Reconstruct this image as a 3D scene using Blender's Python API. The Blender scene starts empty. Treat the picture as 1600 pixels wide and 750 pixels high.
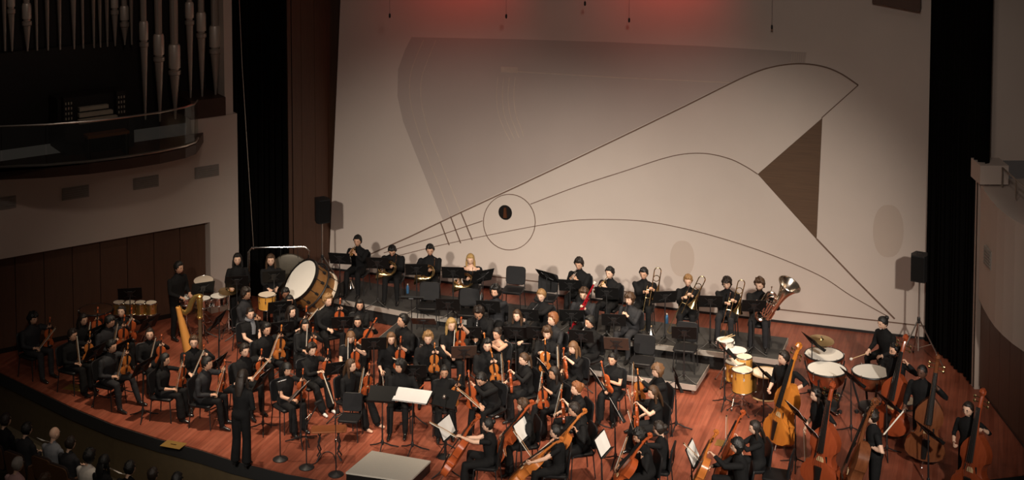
import bpy, bmesh, math, random
import numpy as np
from mathutils import Matrix, Vector
R = math.radians
scene = bpy.context.scene
COL = scene.collection
rng = random.Random(7)

# ------------------------------------------------------------------ camera
FPX, CAM_H, PITCH, CYP = 2360.0, 12.5, R(4.0), -201.0
cam_d = bpy.data.cameras.new('camera')
cam_d.sensor_width = 36.0
cam_d.lens = FPX / 1600.0 * 36.0
cam_d.shift_y = -(375.0 - CYP) / 1600.0
cam_d.clip_end = 200
cam = bpy.data.objects.new('camera', cam_d)
COL.objects.link(cam)
cam.location = (0, 0, CAM_H)
cam.rotation_euler = (R(90) - PITCH, 0, 0)
scene.camera = cam

# ------------------------------------------------------------------ world and light
scene.view_settings.view_transform = 'Standard'
scene.view_settings.look = 'None'
scene.view_settings.gamma = 1.0
scene.view_settings.use_curve_mapping = False
scene.view_settings.exposure = 0.0
w = bpy.data.worlds.new('dark_hall')
scene.world = w
w.use_nodes = True
w.node_tree.nodes['Background'].inputs[0].default_value = (0.9, 0.72, 0.62, 1)
w.node_tree.nodes['Background'].inputs[1].default_value = 0.022

def spot(name, loc, target, power, angle, blend, col=(1, 0.80, 0.62), size=0.25):
    d = bpy.data.lights.new(name, 'SPOT')
    d.energy = power; d.spot_size = R(angle); d.spot_blend = blend
    d.color = col; d.shadow_soft_size = size
    o = bpy.data.objects.new(name, d)
    COL.objects.link(o)
    o.location = loc
    v = Vector(target) - Vector(loc)
    o.rotation_euler = v.to_track_quat('-Z', 'Y').to_euler()
    return o

WARM = (1.0, 0.80, 0.60)
# overhead stage lights
spot('stage_downlight', (-2.0, 29.5, 11.0), (-1.2, 29.8, 0), 2600, 50, 1.0, WARM, 0.2)
spot('stage_downlight', (2.0, 27.0, 11.0), (2.0, 28.2, 0), 4600, 50, 1.0, WARM, 0.2)
spot('stage_downlight', (4.5, 30.0, 11.0), (4.0, 30.5, 0), 2200, 46, 1.0, WARM, 0.2)
spot('stage_downlight', (-6.0, 27.0, 11.5), (-5.0, 29.6, 0), 5200, 46, 1.0, WARM, 0.2)
spot('stage_downlight', (7.0, 27.5, 11.0), (6.4, 29.6, 0), 700, 46, 1.0, WARM, 0.2)
# front of house lights, warm and soft edged
spot('front_light', (7.0, 6.0, 13.0), (3.8, 32.2, 0.0), 23000, 27, 1.0, (1, 0.885, 0.77), 0.3)
spot('front_light', (-6.0, 6.0, 13.0), (-1.3, 32.6, 0.1), 17500, 27, 1.0, (1, 0.885, 0.77), 0.3)
spot('front_light', (1.0, 6.0, 14.0), (3.6, 32.8, 3.2), 2900, 46, 1.0, (1, 0.86, 0.76), 0.5)
spot('front_light', (9.5, 3.0, 14.0), (0.6, 27.6, 0.3), 15000, 20, 1.0, (1, 0.84, 0.68), 0.25)
spot('front_light', (-2.0, 8.0, 13.0), (-6.4, 30.0, 0.6), 3600, 20, 1.0, (1, 0.86, 0.72), 0.25)
# red battens over the rear wall
spot('red_batten', (-1.2, 34.2, 9.6), (-1.0, 36.4, 7.7), 220, 100, 1.0, (1, 0.05, 0.03), 0.3)
spot('red_batten', (3.4, 32.8, 9.6), (3.6, 34.9, 7.7), 220, 100, 1.0, (1, 0.05, 0.03), 0.3)
# dim fill spots added to lift the side walls and the audience
spot('house_light', (-4.0, 20.0, 15.0), (-9.0, 33.0, 3.0), 420, 60, 1.0, (1, 0.80, 0.68), 0.5)  # added fill spot
spot('house_light', (-6.0, 16.0, 14.0), (-9.5, 25.0, -1.0), 650, 40, 1.0, (1, 0.82, 0.66), 0.5)  # added fill spot
spot('house_light', (4.0, 18.0, 15.0), (9.5, 28.5, 3.0), 420, 50, 1.0, (1, 0.80, 0.68), 0.5)  # added fill spot

# ------------------------------------------------------------------ projection helpers
def ray(px, py):
    a = (px - 800.0) / FPX; b = (CYP - py) / FPX
    return np.array([a, math.cos(PITCH) + b * math.sin(PITCH), -math.sin(PITCH) + b * math.cos(PITCH)])
def at(px, py, z=0.0):
    d = ray(px, py); t = (z - CAM_H) / d[2]
    return np.array([0, 0, CAM_H]) + d * t
def on_plane(px, py, p0, n):
    d = ray(px, py); o = np.array([0, 0, CAM_H]); n = np.array(n, float)
    t = np.dot(np.array(p0) - o, n) / np.dot(d, n)
    return o + d * t
def at_y(px, py, Y):
    d = ray(px, py); t = Y / d[1]
    return np.array([0, 0, CAM_H]) + d * t

# ------------------------------------------------------------------ materials
MATS = {}
def mk(name, c1, c2=None, rough=0.6, metal=0.0, scale=8.0, stretch=(1, 1, 1), bump=0.0, spec=0.5, bscale=None):
    if name in MATS: return MATS[name]
    m = bpy.data.materials.new(name); m.use_nodes = True
    nt = m.node_tree; b = nt.nodes['Principled BSDF']
    b.inputs['Roughness'].default_value = rough
    b.inputs['Metallic'].default_value = metal
    b.inputs['Specular IOR Level'].default_value = spec
    tc = nt.nodes.new('ShaderNodeTexCoord'); mp = nt.nodes.new('ShaderNodeMapping')
    mp.inputs['Scale'].default_value = stretch
    nt.links.new(tc.outputs['Object'], mp.inputs[0])
    nz = nt.nodes.new('ShaderNodeTexNoise'); nz.inputs['Scale'].default_value = scale
    nz.inputs['Detail'].default_value = 3
    nt.links.new(mp.outputs[0], nz.inputs['Vector'])
    mx = nt.nodes.new('ShaderNodeMix'); mx.data_type = 'RGBA'
    c2 = c2 or tuple(x * 0.75 for x in c1)
    mx.inputs[6].default_value = (*c1, 1); mx.inputs[7].default_value = (*c2, 1)
    nt.links.new(nz.outputs['Fac'], mx.inputs[0])
    nt.links.new(mx.outputs[2], b.inputs['Base Color'])
    if bump:
        bp = nt.nodes.new('ShaderNodeBump'); bp.inputs['Strength'].default_value = bump
        bp.inputs['Distance'].default_value = 0.02
        if bscale:
            nz2 = nt.nodes.new('ShaderNodeTexNoise'); nz2.inputs['Scale'].default_value = bscale
            nt.links.new(tc.outputs['Object'], nz2.inputs['Vector'])
            nt.links.new(nz2.outputs['Fac'], bp.inputs['Height'])
        else:
            nt.links.new(nz.outputs['Fac'], bp.inputs['Height'])
        nt.links.new(bp.outputs[0], b.inputs['Normal'])
    MATS[name] = m
    return m

def floor_mat():
    m = bpy.data.materials.new('stage_boards'); m.use_nodes = True
    nt = m.node_tree; b = nt.nodes['Principled BSDF']; L = nt.links.new
    tc = nt.nodes.new('ShaderNodeTexCoord'); mp = nt.nodes.new('ShaderNodeMapping')
    mp.inputs['Rotation'].default_value = (0, 0, R(-72))
    L(tc.outputs['Object'], mp.inputs[0])
    br = nt.nodes.new('ShaderNodeTexBrick')
    br.inputs['Color1'].default_value = (0.235, 0.062, 0.034, 1)
    br.inputs['Color2'].default_value = (0.31, 0.093, 0.053, 1)
    br.inputs['Mortar'].default_value = (0.16, 0.045, 0.025, 1)
    br.inputs['Scale'].default_value = 1.0
    br.inputs['Mortar Size'].default_value = 0.002
    br.inputs['Mortar Smooth'].default_value = 0.4
    br.inputs['Brick Width'].default_value = 2.6
    br.inputs['Row Height'].default_value = 0.085
    br.offset = 0.37
    L(mp.outputs[0], br.inputs['Vector'])
    n1 = nt.nodes.new('ShaderNodeTexNoise'); n1.inputs['Scale'].default_value = 0.9; n1.inputs['Detail'].default_value = 5
    L(tc.outputs['Object'], n1.inputs['Vector'])
    mp2 = nt.nodes.new('ShaderNodeMapping'); mp2.inputs['Scale'].default_value = (0.7, 12, 1)
    L(mp.outputs[0], mp2.inputs[0])
    n2 = nt.nodes.new('ShaderNodeTexNoise'); n2.inputs['Scale'].default_value = 1.6; n2.inputs['Detail'].default_value = 4
    L(mp2.outputs[0], n2.inputs['Vector'])
    r1 = nt.nodes.new('ShaderNodeMapRange'); r1.inputs['From Min'].default_value = 0.3; r1.inputs['From Max'].default_value = 0.7
    r1.inputs['To Min'].default_value = 0.55; r1.inputs['To Max'].default_value = 1.25
    L(n1.outputs['Fac'], r1.inputs[0])
    r2 = nt.nodes.new('ShaderNodeMapRange'); r2.inputs['From Min'].default_value = 0.3; r2.inputs['From Max'].default_value = 0.7
    r2.inputs['To Min'].default_value = 0.8; r2.inputs['To Max'].default_value = 1.2
    L(n2.outputs['Fac'], r2.inputs[0])
    mu = nt.nodes.new('ShaderNodeMath'); mu.operation = 'MULTIPLY'
    L(r1.outputs[0], mu.inputs[0]); L(r2.outputs[0], mu.inputs[1])
    vm = nt.nodes.new('ShaderNodeVectorMath'); vm.operation = 'SCALE'
    L(br.outputs['Color'], vm.inputs[0]); L(mu.outputs[0], vm.inputs['Scale'])
    L(vm.outputs[0], b.inputs['Base Color'])
    b.inputs['Roughness'].default_value = 0.42
    b.inputs['Specular IOR Level'].default_value = 0.35
    bp = nt.nodes.new('ShaderNodeBump'); bp.inputs['Strength'].default_value = 0.25; bp.inputs['Distance'].default_value = 0.01
    L(br.outputs['Fac'], bp.inputs['Height']); bp.invert = True
    L(bp.outputs[0], b.inputs['Normal'])
    return m

M_FLOOR = floor_mat()
M_PLASTER = mk('plaster', (0.66, 0.575, 0.505), (0.60, 0.52, 0.455), 0.9, 0, 1.2, bump=0.06, bscale=60)
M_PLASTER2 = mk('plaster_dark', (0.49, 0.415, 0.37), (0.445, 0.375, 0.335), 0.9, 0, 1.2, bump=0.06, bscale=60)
M_LINE_L = mk('inlay_pale', (0.62, 0.52, 0.43), None, 0.8)
M_OVAL = mk('plaster_oval', (0.57, 0.475, 0.40), (0.54, 0.45, 0.38), 0.9, 0, 1.5)  # shaded plaster tone for the oval wall shadows
M_INLAY = mk('inlay_wood', (0.20, 0.125, 0.09), None, 0.7, 0, 20)
M_WOOD = mk('panel_wood', (0.115, 0.054, 0.030), (0.070, 0.032, 0.018), 0.55, 0, 3.0, (6, 6, 0.6))
M_WOODP = mk('mural_wood', (0.15, 0.085, 0.045), (0.08, 0.045, 0.025), 0.6, 0, 3.0, (0.6, 0.6, 14))
M_FASCIA = mk('fascia_plaster', (0.60, 0.51, 0.44), (0.55, 0.46, 0.40), 0.9, 0, 1.5)
M_VENT = mk('vent_grey', (0.30, 0.27, 0.24), None, 0.7)
M_CURTAIN = mk('black_curtain', (0.005, 0.0045, 0.004), (0.003, 0.003, 0.003), 0.95, spec=0.05)
M_BLACK = mk('black_metal', (0.012, 0.012, 0.013), (0.02, 0.02, 0.02), 0.45)
M_DESK = mk('black_desk', (0.006, 0.006, 0.006), (0.008, 0.008, 0.008), 0.6, spec=0.22)
M_DESKB = mk('brown_desk', (0.06, 0.035, 0.025), None, 0.6)
M_PAD = mk('black_vinyl', (0.007, 0.007, 0.008), (0.010, 0.010, 0.011), 0.5, bump=0.1, spec=0.3)
M_CHROME = mk('chrome', (0.75, 0.74, 0.72), (0.6, 0.6, 0.58), 0.18, 1.0)
M_BRASS = mk('brass', (0.90, 0.70, 0.38), (0.80, 0.60, 0.28), 0.22, 1.0)
M_TBRASS = mk('tuba_brass', (0.84, 0.76, 0.66), (0.72, 0.62, 0.52), 0.2, 1.0)
M_SILVER = mk('silver', (0.82, 0.80, 0.78), (0.7, 0.68, 0.66), 0.2, 1.0)
M_COPPER = mk('copper', (0.55, 0.22, 0.11), (0.42, 0.16, 0.08), 0.3, 0.9)
M_GOLDLEAF = mk('gilt', (0.75, 0.52, 0.18), (0.55, 0.35, 0.10), 0.3, 0.9, 30)
M_PAPER = mk('white_paper', (0.86, 0.85, 0.82), (0.80, 0.79, 0.76), 0.8, spec=0.2)
M_INK = mk('ink', (0.05, 0.05, 0.05))
M_SKINH = mk('drum_skin', (0.80, 0.70, 0.56), (0.74, 0.63, 0.50), 0.6, scale=4)
M_SKINW = mk('white_drum_skin', (0.86, 0.83, 0.76), (0.80, 0.77, 0.70), 0.55, scale=4)
M_MAPLE = mk('maple_shell', (0.72, 0.36, 0.07), (0.55, 0.25, 0.04), 0.3, 0, 4, (6, 6, 1))
M_BASSDRUM = mk('drum_walnut', (0.30, 0.15, 0.05), (0.20, 0.09, 0.03), 0.35, 0, 4, (6, 6, 1))
M_DARKSHELL = mk('dark_shell', (0.025, 0.018, 0.016), None, 0.3)
M_VAR1 = mk('varnish_amber', (0.56, 0.20, 0.045), (0.40, 0.11, 0.022), 0.28, 0, 6, (4, 4, 0.7))
M_VAR2 = mk('varnish_red', (0.46, 0.105, 0.028), (0.32, 0.055, 0.016), 0.28, 0, 6, (4, 4, 0.7))
M_VAR3 = mk('varnish_orange', (0.62, 0.23, 0.035), (0.46, 0.14, 0.02), 0.25, 0, 6, (4, 4, 0.7))
M_VAR4 = mk('varnish_brown', (0.20, 0.07, 0.028), (0.10, 0.03, 0.012), 0.2, 0, 6, (4, 4, 0.7))
M_VAR5 = mk('varnish_dark_red', (0.33, 0.068, 0.022), (0.22, 0.04, 0.014), 0.25, 0, 6, (4, 4, 0.7))
M_EBONY = mk('ebony', (0.012, 0.010, 0.009), None, 0.35)
M_BRIDGE = mk('bridge_maple', (0.65, 0.45, 0.24), None, 0.5)
M_BOWST = mk('bow_stick', (0.50, 0.28, 0.14), None, 0.35)
M_BOWH = mk('bow_hair_white', (0.85, 0.80, 0.68), None, 0.6)
M_HARP = mk('harp_maple', (0.72, 0.34, 0.09), (0.60, 0.26, 0.06), 0.3, 0, 5, (4, 4, 0.8))
M_HARPD = mk('harp_column', (0.14, 0.10, 0.06), None, 0.35)
M_REDB = mk('red_bassoon', (0.36, 0.012, 0.02), (0.26, 0.008, 0.012), 0.15)
M_IVORY = mk('ivory_ring', (0.85, 0.80, 0.70), None, 0.4)
M_GREN = mk('grenadilla', (0.015, 0.012, 0.012), None, 0.3)
M_RISER = mk('riser_deck', (0.046, 0.044, 0.042), (0.032, 0.031, 0.03), 0.7, 0, 6)
M_ALU = mk('aluminium_edge', (0.52, 0.47, 0.41), (0.44, 0.40, 0.36), 0.5, 0.3)
M_SKIRT = mk('riser_skirt', (0.012, 0.012, 0.012), None, 0.9)
M_CARPET = mk('podium_carpet', (0.46, 0.43, 0.37), (0.40, 0.37, 0.32), 0.95, 0, 60, bump=0.3)
M_GLASS = None
M_PIPE = mk('organ_pipe_metal', (0.60, 0.52, 0.45), (0.50, 0.43, 0.37), 0.45, 0.6, 3)
M_PIPEB = mk('organ_pipe_boot', (0.80, 0.71, 0.62), (0.70, 0.62, 0.54), 0.45, 0.5, 3)
M_CASE = mk('organ_case', (0.018, 0.013, 0.011), None, 0.6)
M_KEYS = mk('organ_keys', (0.55, 0.47, 0.36), None, 0.5)
M_RAILST = mk('steel_rail', (0.55, 0.50, 0.44), None, 0.3, 0.9)
M_BROWNBAND = mk('balcony_band', (0.055, 0.024, 0.014), None, 0.5)
M_AUDFLOOR = mk('aisle_carpet', (0.13, 0.10, 0.06), (0.10, 0.08, 0.045), 0.95, 0, 10)
M_APRON = mk('apron_wood', (0.10, 0.07, 0.032), (0.07, 0.05, 0.025), 0.7)
M_SEATB = mk('seat_wood', (0.12, 0.055, 0.025), None, 0.5)
M_SEATU = mk('seat_cloth', (0.03, 0.016, 0.012), None, 0.9)
M_BOTTLE = mk('bottle_blue', (0.08, 0.22, 0.42), None, 0.15)
M_BOTTLEC = mk('bottle_clear', (0.55, 0.58, 0.58), None, 0.1)
M_PLATE = mk('brass_floor_plate', (0.34, 0.20, 0.05), (0.28, 0.16, 0.04), 0.5, 0.4)
M_FELT = mk('mallet_felt', (0.80, 0.75, 0.66), None, 0.9)
M_TABLE = mk('table_wood', (0.26, 0.085, 0.03), (0.2, 0.06, 0.02), 0.4)
M_COVER = mk('drum_cover', (0.16, 0.075, 0.04), (0.11, 0.05, 0.03), 0.5)
M_TAM = mk('tamtam_bronze', (0.11, 0.095, 0.07), (0.075, 0.065, 0.05), 0.5, 0.5)

def glass_mat():
    m = bpy.data.materials.new('rail_glass'); m.use_nodes = True
    nt = m.node_tree; nt.nodes.remove(nt.nodes['Principled BSDF'])
    out = nt.nodes['Material Output']
    tr = nt.nodes.new('ShaderNodeBsdfTransparent'); tr.inputs[0].default_value = (0.86, 0.90, 0.88, 1)
    gl = nt.nodes.new('ShaderNodeBsdfGlossy'); gl.inputs['Roughness'].default_value = 0.08
    nz = nt.nodes.new('ShaderNodeTexNoise'); nz.inputs['Scale'].default_value = 2
    mr = nt.nodes.new('ShaderNodeMapRange'); mr.inputs['To Min'].default_value = 0.04; mr.inputs['To Max'].default_value = 0.07
    nt.links.new(nz.outputs['Fac'], mr.inputs[0])
    mx = nt.nodes.new('ShaderNodeMixShader')
    nt.links.new(mr.outputs[0], mx.inputs[0])
    nt.links.new(tr.outputs[0], mx.inputs[1]); nt.links.new(gl.outputs[0], mx.inputs[2])
    nt.links.new(mx.outputs[0], out.inputs['Surface'])
    return m
M_GLASS = glass_mat()

# ------------------------------------------------------------------ mesh builder
def V3(*a): return np.array(a, float)
def nrm(v):
    v = np.asarray(v, float); l = np.linalg.norm(v)
    return v / l if l > 1e-9 else v
class MB:
    def __init__(s): s.v = []; s.f = []; s.m = []; s.n = 0; s.mi = 0; s.lab = []
    def add(s, vs, fs, M=None):
        vs = np.asarray(vs, float)
        if M is not None:
            vs = vs @ M[:3, :3].T + M[:3, 3]
        s.v.append(vs); o = s.n
        for f in fs: s.f.append(tuple(i + o for i in f)); s.m.append(s.mi)
        s.n += len(vs)
        return s
    def box(s, c, size, rz=0.0, M=None, bev=0):
        x, y, z = (size[0] / 2, size[1] / 2, size[2] / 2)
        vs = np.array([(a, b, d) for d in (-z, z) for a, b in ((-x, -y), (x, -y), (x, y), (-x, y))])
        if rz:
            ca, sa = math.cos(rz), math.sin(rz)
            vs = np.stack([vs[:, 0] * ca - vs[:, 1] * sa, vs[:, 0] * sa + vs[:, 1] * ca, vs[:, 2]], 1)
        vs = vs + np.array(c)
        return s.add(vs, [(3, 2, 1, 0), (4, 5, 6, 7), (0, 1, 5, 4), (1, 2, 6, 5), (2, 3, 7, 6), (3, 0, 4, 7)], M)
    def rbox(s, c, size, r=0.02, M=None):
        # rounded-corner slab: a superellipse outline in XY and softened top and bottom
        x, y, z = size[0] / 2, size[1] / 2, size[2] / 2
        out = []
        for k, (cx, cy) in enumerate(((1, 1), (-1, 1), (-1, -1), (1, -1))):
            for j in range(3):
                a = R(90 * k + 45 * j)
                out.append((cx * (x - r) + r * math.cos(a), cy * (y - r) + r * math.sin(a)))
        n = len(out); e = min(r, z) * 0.6
        rings = []
        for dz, k in ((-z, e), (-z + e, 0), (z - e, 0), (z, e)):
            rings.append([(px * (1 - k / x), py * (1 - k / y), dz) for px, py in out])
        vs = np.array([p for rg in rings for p in rg]) + np.array(c)
        fs = [tuple(range(n - 1, -1, -1)), tuple(range(3 * n, 4 * n))]
        for i in range(3):
            for j in range(n):
                a, b = i * n + j, i * n + (j + 1) % n
                fs.append((a, b, b + n, a + n))
        return s.add(vs, fs, M)
    def tube(s, P, rad, n=8, ref=None, cap=True, M=None):
        P = np.asarray(P, float); k = len(P)
        if np.isscalar(rad): rad = [rad] * k
        T = np.zeros_like(P)
        T[1:-1] = P[2:] - P[:-2]; T[0] = P[1] - P[0]; T[-1] = P[-1] - P[-2]
        vs = []; prev = None
        a = np.arange(n) * 2 * math.pi / n; ca, sa = np.cos(a)[:, None], np.sin(a)[:, None]
        for i in range(k):
            t = nrm(T[i])
            r0 = np.array(ref, float) if ref is not None else (prev if prev is not None else (V3(1, 0, 0) if abs(t[0]) < 0.8 else V3(0, 1, 0)))
            u = r0 - t * np.dot(r0, t)
            if np.linalg.norm(u) < 1e-4: u = V3(0, 1, 0) - t * t[1]
            u = nrm(u); prev = u; w2 = np.cross(t, u)
            rx, ry = (rad[i], rad[i]) if np.isscalar(rad[i]) else rad[i]
            vs.append(P[i] + ca * u * rx + sa * w2 * ry)
        fs = []
        for i in range(k - 1):
            for j in range(n):
                p, q = i * n + j, i * n + (j + 1) % n
                fs.append((p, q, q + n, p + n))
        if cap:
            fs.append(tuple(range(n - 1, -1, -1))); fs.append(tuple(range((k - 1) * n, k * n)))
        return s.add(np.concatenate(vs), fs, M)
    def lathe(s, prof, n=16, M=None, cap=True):
        # prof: (r, z) pairs
        a = np.arange(n) * 2 * math.pi / n
        vs = np.concatenate([np.stack([r * np.cos(a), r * np.sin(a), np.full(n, z)], 1) for r, z in prof])
        fs = []
        for i in range(len(prof) - 1):
            for j in range(n):
                p, q = i * n + j, i * n + (j + 1) % n
                fs.append((p, q, q + n, p + n))
        if cap:
            fs.append(tuple(range(n - 1, -1, -1))); fs.append(tuple(range((len(prof) - 1) * n, len(prof) * n)))
        return s.add(vs, fs, M)
    def ball(s, c, r, nu=10, nv=7, M=None):
        rx, ry, rz = (r, r, r) if np.isscalar(r) else r
        vs = [(0, 0, 1)]
        for i in range(1, nv):
            th = math.pi * i / nv
            for j in range(nu):
                ph = 2 * math.pi * j / nu
                vs.append((math.sin(th) * math.cos(ph), math.sin(th) * math.sin(ph), math.cos(th)))
        vs.append((0, 0, -1)); fs = []
        for j in range(nu): fs.append((0, 1 + j, 1 + (j + 1) % nu))
        for i in range(nv - 2):
            for j in range(nu):
                p, q = 1 + i * nu + j, 1 + i * nu + (j + 1) % nu
                fs.append((p, p + nu, q + nu, q))
        L = len(vs) - 1; b = 1 + (nv - 2) * nu
        for j in range(nu): fs.append((L, b + (j + 1) % nu, b + j))
        return s.add(np.array(vs) * np.array((rx, ry, rz)) + np.array(c), fs, M)
    def torus(s, R0, r, n=20, k=6, M=None):
        P = [(R0 * math.cos(a), R0 * math.sin(a)) for a in np.arange(n) * 2 * math.pi / n]
        vs = []; fs = []
        for i in range(n):
            a = 2 * math.pi * i / n
            for j in range(k):
                b = 2 * math.pi * j / k
                rr = R0 + r * math.cos(b)
                vs.append((rr * math.cos(a), rr * math.sin(a), r * math.sin(b)))
        for i in range(n):
            for j in range(k):
                fs.append((i * k + j, ((i + 1) % n) * k + j, ((i + 1) % n) * k + (j + 1) % k, i * k + (j + 1) % k))
        return s.add(vs, fs, M)
    def prism(s, poly, z0, z1, M=None):
        n = len(poly)
        vs = [(p[0], p[1], z0) for p in poly] + [(p[0], p[1], z1) for p in poly]
        fs = [tuple(range(n - 1, -1, -1)), tuple(range(n, 2 * n))]
        for j in range(n): fs.append((j, (j + 1) % n, (j + 1) % n + n, j + n))
        return s.add(vs, fs, M)
    def mesh(s, name, mats, smooth=True, sharp=35):
        me = bpy.data.meshes.new(name)
        me.from_pydata(np.concatenate(s.v).tolist(), [], s.f)
        if not isinstance(mats, (list, tuple)): mats = [mats]
        for m in mats: me.materials.append(m)
        if len(mats) > 1: me.polygons.foreach_set('material_index', s.m)
        if smooth:
            me.polygons.foreach_set('use_smooth', [True] * len(me.polygons))
            if sharp: me.set_sharp_from_angle(angle=R(sharp))
        me.update()
        return me

def link(name, data, parent=None):
    o = bpy.data.objects.new(name, data); COL.objects.link(o)
    if parent is not None: o.parent = parent
    return o
def tag(o, label, cat, group=None, kind=None):
    if label: o['label'] = label
    if cat: o['category'] = cat
    if group: o['group'] = group
    if kind: o['kind'] = kind
    return o
def struct(name, mb, mats, smooth=False):
    o = link(name, mb.mesh(name, mats, smooth)); o['kind'] = 'structure'
    return o
def part(name, mb, mats, parent, smooth=True, label=None):
    o = link(name, mb.mesh(name, mats, smooth), parent)
    if name == 'strings': o['kind'] = 'stuff'
    if label: o['label'] = label
    return o
def root(name, label, cat, group=None, M=None):
    o = link(name, None); o.empty_display_size = 0.1
    tag(o, label, cat, group)
    if M is not None: o.matrix_world = Matrix([list(r) for r in M])
    return o
def inst(name, proto, label, cat, group, M, swap=None):
    # proto: list of (part name, mesh[, label][, sub-parts])
    r = root(name, label, cat, group, M)
    for p in proto:
        o = link(p[0], p[1], r)
        if p[0] in ('strings', 'keys'): o['kind'] = 'stuff'
        if len(p) > 2 and p[2]: o['label'] = p[2]
        if len(p) > 3:
            for q in p[3]: link(q[0], q[1], o)
    return r
def mat4(loc=(0, 0, 0), rz=0.0, rx=0.0, ry=0.0, sc=1.0):
    m = Matrix.Translation(Vector(loc)) @ Matrix.Rotation(rz, 4, 'Z') @ Matrix.Rotation(ry, 4, 'Y') @ Matrix.Rotation(rx, 4, 'X') @ Matrix.Scale(sc, 4)
    return np.array(m)
def frame(loc, zdir, ydir, sc=1.0):
    # local +Z along zdir, local -Y (front) towards -ydir ... ydir is where +Y points
    z = nrm(zdir); y = np.asarray(ydir, float); y = nrm(y - z * np.dot(y, z)); x = np.cross(y, z)
    m = np.eye(4); m[:3, 0] = x * sc; m[:3, 1] = y * sc; m[:3, 2] = z * sc; m[:3, 3] = loc
    return m
# ================================================================== SETTING
# stage floor: boards run towards the rear wall, curved front lip
lip = [(-14.0, 33.6), (-12.0, 31.6), (-10.2, 30.1), (-8.64, 28.75), (-7.6, 27.96), (-6.6, 27.35), (-5.69, 26.87), (-5.1, 26.5),
       (-4.0, 25.95), (-2.5, 25.4), (-0.5, 24.95), (1.5, 24.8), (4, 24.9), (6.5, 25.3), (9.5, 26.0), (12.5, 27.0)]
mb = MB(); mb.prism(lip + [(12.5, 41), (-14, 44)], -0.25, 0.0)
struct('floor', mb, M_FLOOR)
mb = MB()
for k in range(len(lip) - 1):
    a, b = np.array(lip[k]), np.array(lip[k + 1])
    mb.prism([tuple(a + (0, -0.02)), tuple(b + (0, -0.02)), tuple(b + (0, 0.25)), tuple(a + (0, 0.25))], -0.26, -0.02)
struct('trim_1', mb, M_SKIRT)
mb = MB()
for k in range(len(lip) - 1):
    a, b = np.array(lip[k]), np.array(lip[k + 1])
    mb.prism([tuple(a + (0, .06)), tuple(b + (0, .06)), tuple(b + (0, 0.3)), tuple(a + (0, 0.3))], -1.1, -0.26)
struct('wall_stage_apron', mb, M_APRON)
mb = MB(); mb.box((-6, 24, -1.15), (24, 22, 0.1))
struct('floor_auditorium', mb, M_AUDFLOOR)

# ---- rear wall with its mural
WL, WR = at(515, 421), at(1450, 531)
WU = nrm(WR - WL); WN = np.array([WU[1], -WU[0], 0.0])      # WN points to the hall
if WN[1] > 0: WN = -WN
WLEN = np.linalg.norm(WR - WL)
WTOP = 9.0
def W(s, z, off=0.0): return WL + WU * s + np.array([0, 0, z]) + WN * off
def wpx(px, py):
    p = on_plane(px, py, WL, WN)
    return np.dot(p - WL, WU), p[2]
def wall_slab(poly, o0, o1, mb=None):
    # poly in (s, z) wall coordinates, counter-clockwise seen from the hall
    mb = mb or MB(); n = len(poly)
    vs = [W(s, z, o0) for s, z in poly] + [W(s, z, o1) for s, z in poly]
    fs = [tuple(range(n - 1, -1, -1)), tuple(range(n, 2 * n))] + [(j, (j + 1) % n, (j + 1) % n + n, j + n) for j in range(n)]
    mb.add(vs, fs)
    return mb
tl = wpx(532, 0)[0]
mb = wall_slab([(-0.02, 0), (WLEN + 0.3, 0), (WLEN + 0.15, WTOP), (tl * WTOP / 6.7, WTOP)], -0.3, 0.0)
wall_back = struct('wall_back', mb, M_PLASTER)
def strip(name, pts, wpix, material, off0=-0.005, off1=0.012, closed=False, parent=None):
    q = [np.array(wpx(*p)) if len(p) == 2 else np.array(p[:2]) for p in pts]
    hw = wpix / 2 / 66.0
    mb = MB(); n = len(q); Ls = []; Rs = []
    for i in range(n):
        if closed: t = q[(i + 1) % n] - q[i - 1]
        else: t = q[min(i + 1, n - 1)] - q[max(i - 1, 0)]
        t = t / np.linalg.norm(t); d = np.array([-t[1], t[0]]) * hw
        Ls.append(q[i] + d); Rs.append(q[i] - d)
    vs = []
    for i in range(n):
        for (c, o) in ((Rs[i], off0), (Ls[i], off0), (Ls[i], off1), (Rs[i], off1)): vs.append(W(c[0], c[1], o))
    fs = []
    for i in range(n if closed else n - 1):
        a, b = i * 4, ((i + 1) % n) * 4
        for k in range(4): fs.append((a + k, a + (k + 1) % 4, b + (k + 1) % 4, b + k))
    if not closed: fs += [(3, 2, 1, 0), tuple((n - 1) * 4 + k for k in range(4))]
    mb.add(vs, fs)
    o = part(name, mb, material, wall_back, smooth=False)
    return o
def smoothline(pts, k=6):
    P = np.array(pts, float); out = []
    for i in range(len(P) - 1):
        p0 = P[max(i - 1, 0)]; p1 = P[i]; p2 = P[i + 1]; p3 = P[min(i + 2, len(P) - 1)]
        for j in range(k):
            t = j / k
            out.append(tuple(0.5 * ((2 * p1) + (-p0 + p2) * t + (2 * p0 - 5 * p1 + 4 * p2 - p3) * t * t + (-p0 + 3 * p1 - 3 * p2 + p3) * t ** 3)))
    out.append(tuple(P[-1])); return out
arch = smoothline([(1130, 136), (1170, 117), (1205, 105), (1245, 99.5), (1282, 103), (1312, 114), (1341, 133)])
strip('inlay_strip', [(572, 400), (640, 370), (722, 331), (800, 295), (900, 248), (1000, 200), (1070, 166)] + arch, 2.0, M_INLAY)
strip('inlay_strip', [(1341, 133), (1284, 184)], 1.4, M_INLAY)
strip('inlay_strip', [(1276, 373), (1336, 436), (1398, 498)], 2.2, M_INLAY)
strip('inlay_strip', smoothline([(829, 319), (900, 292), (980, 266), (1035, 248), (1070, 240.5), (1105, 240), (1140, 248), (1165, 260), (1184, 272)]), 1.2, M_INLAY)
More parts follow.
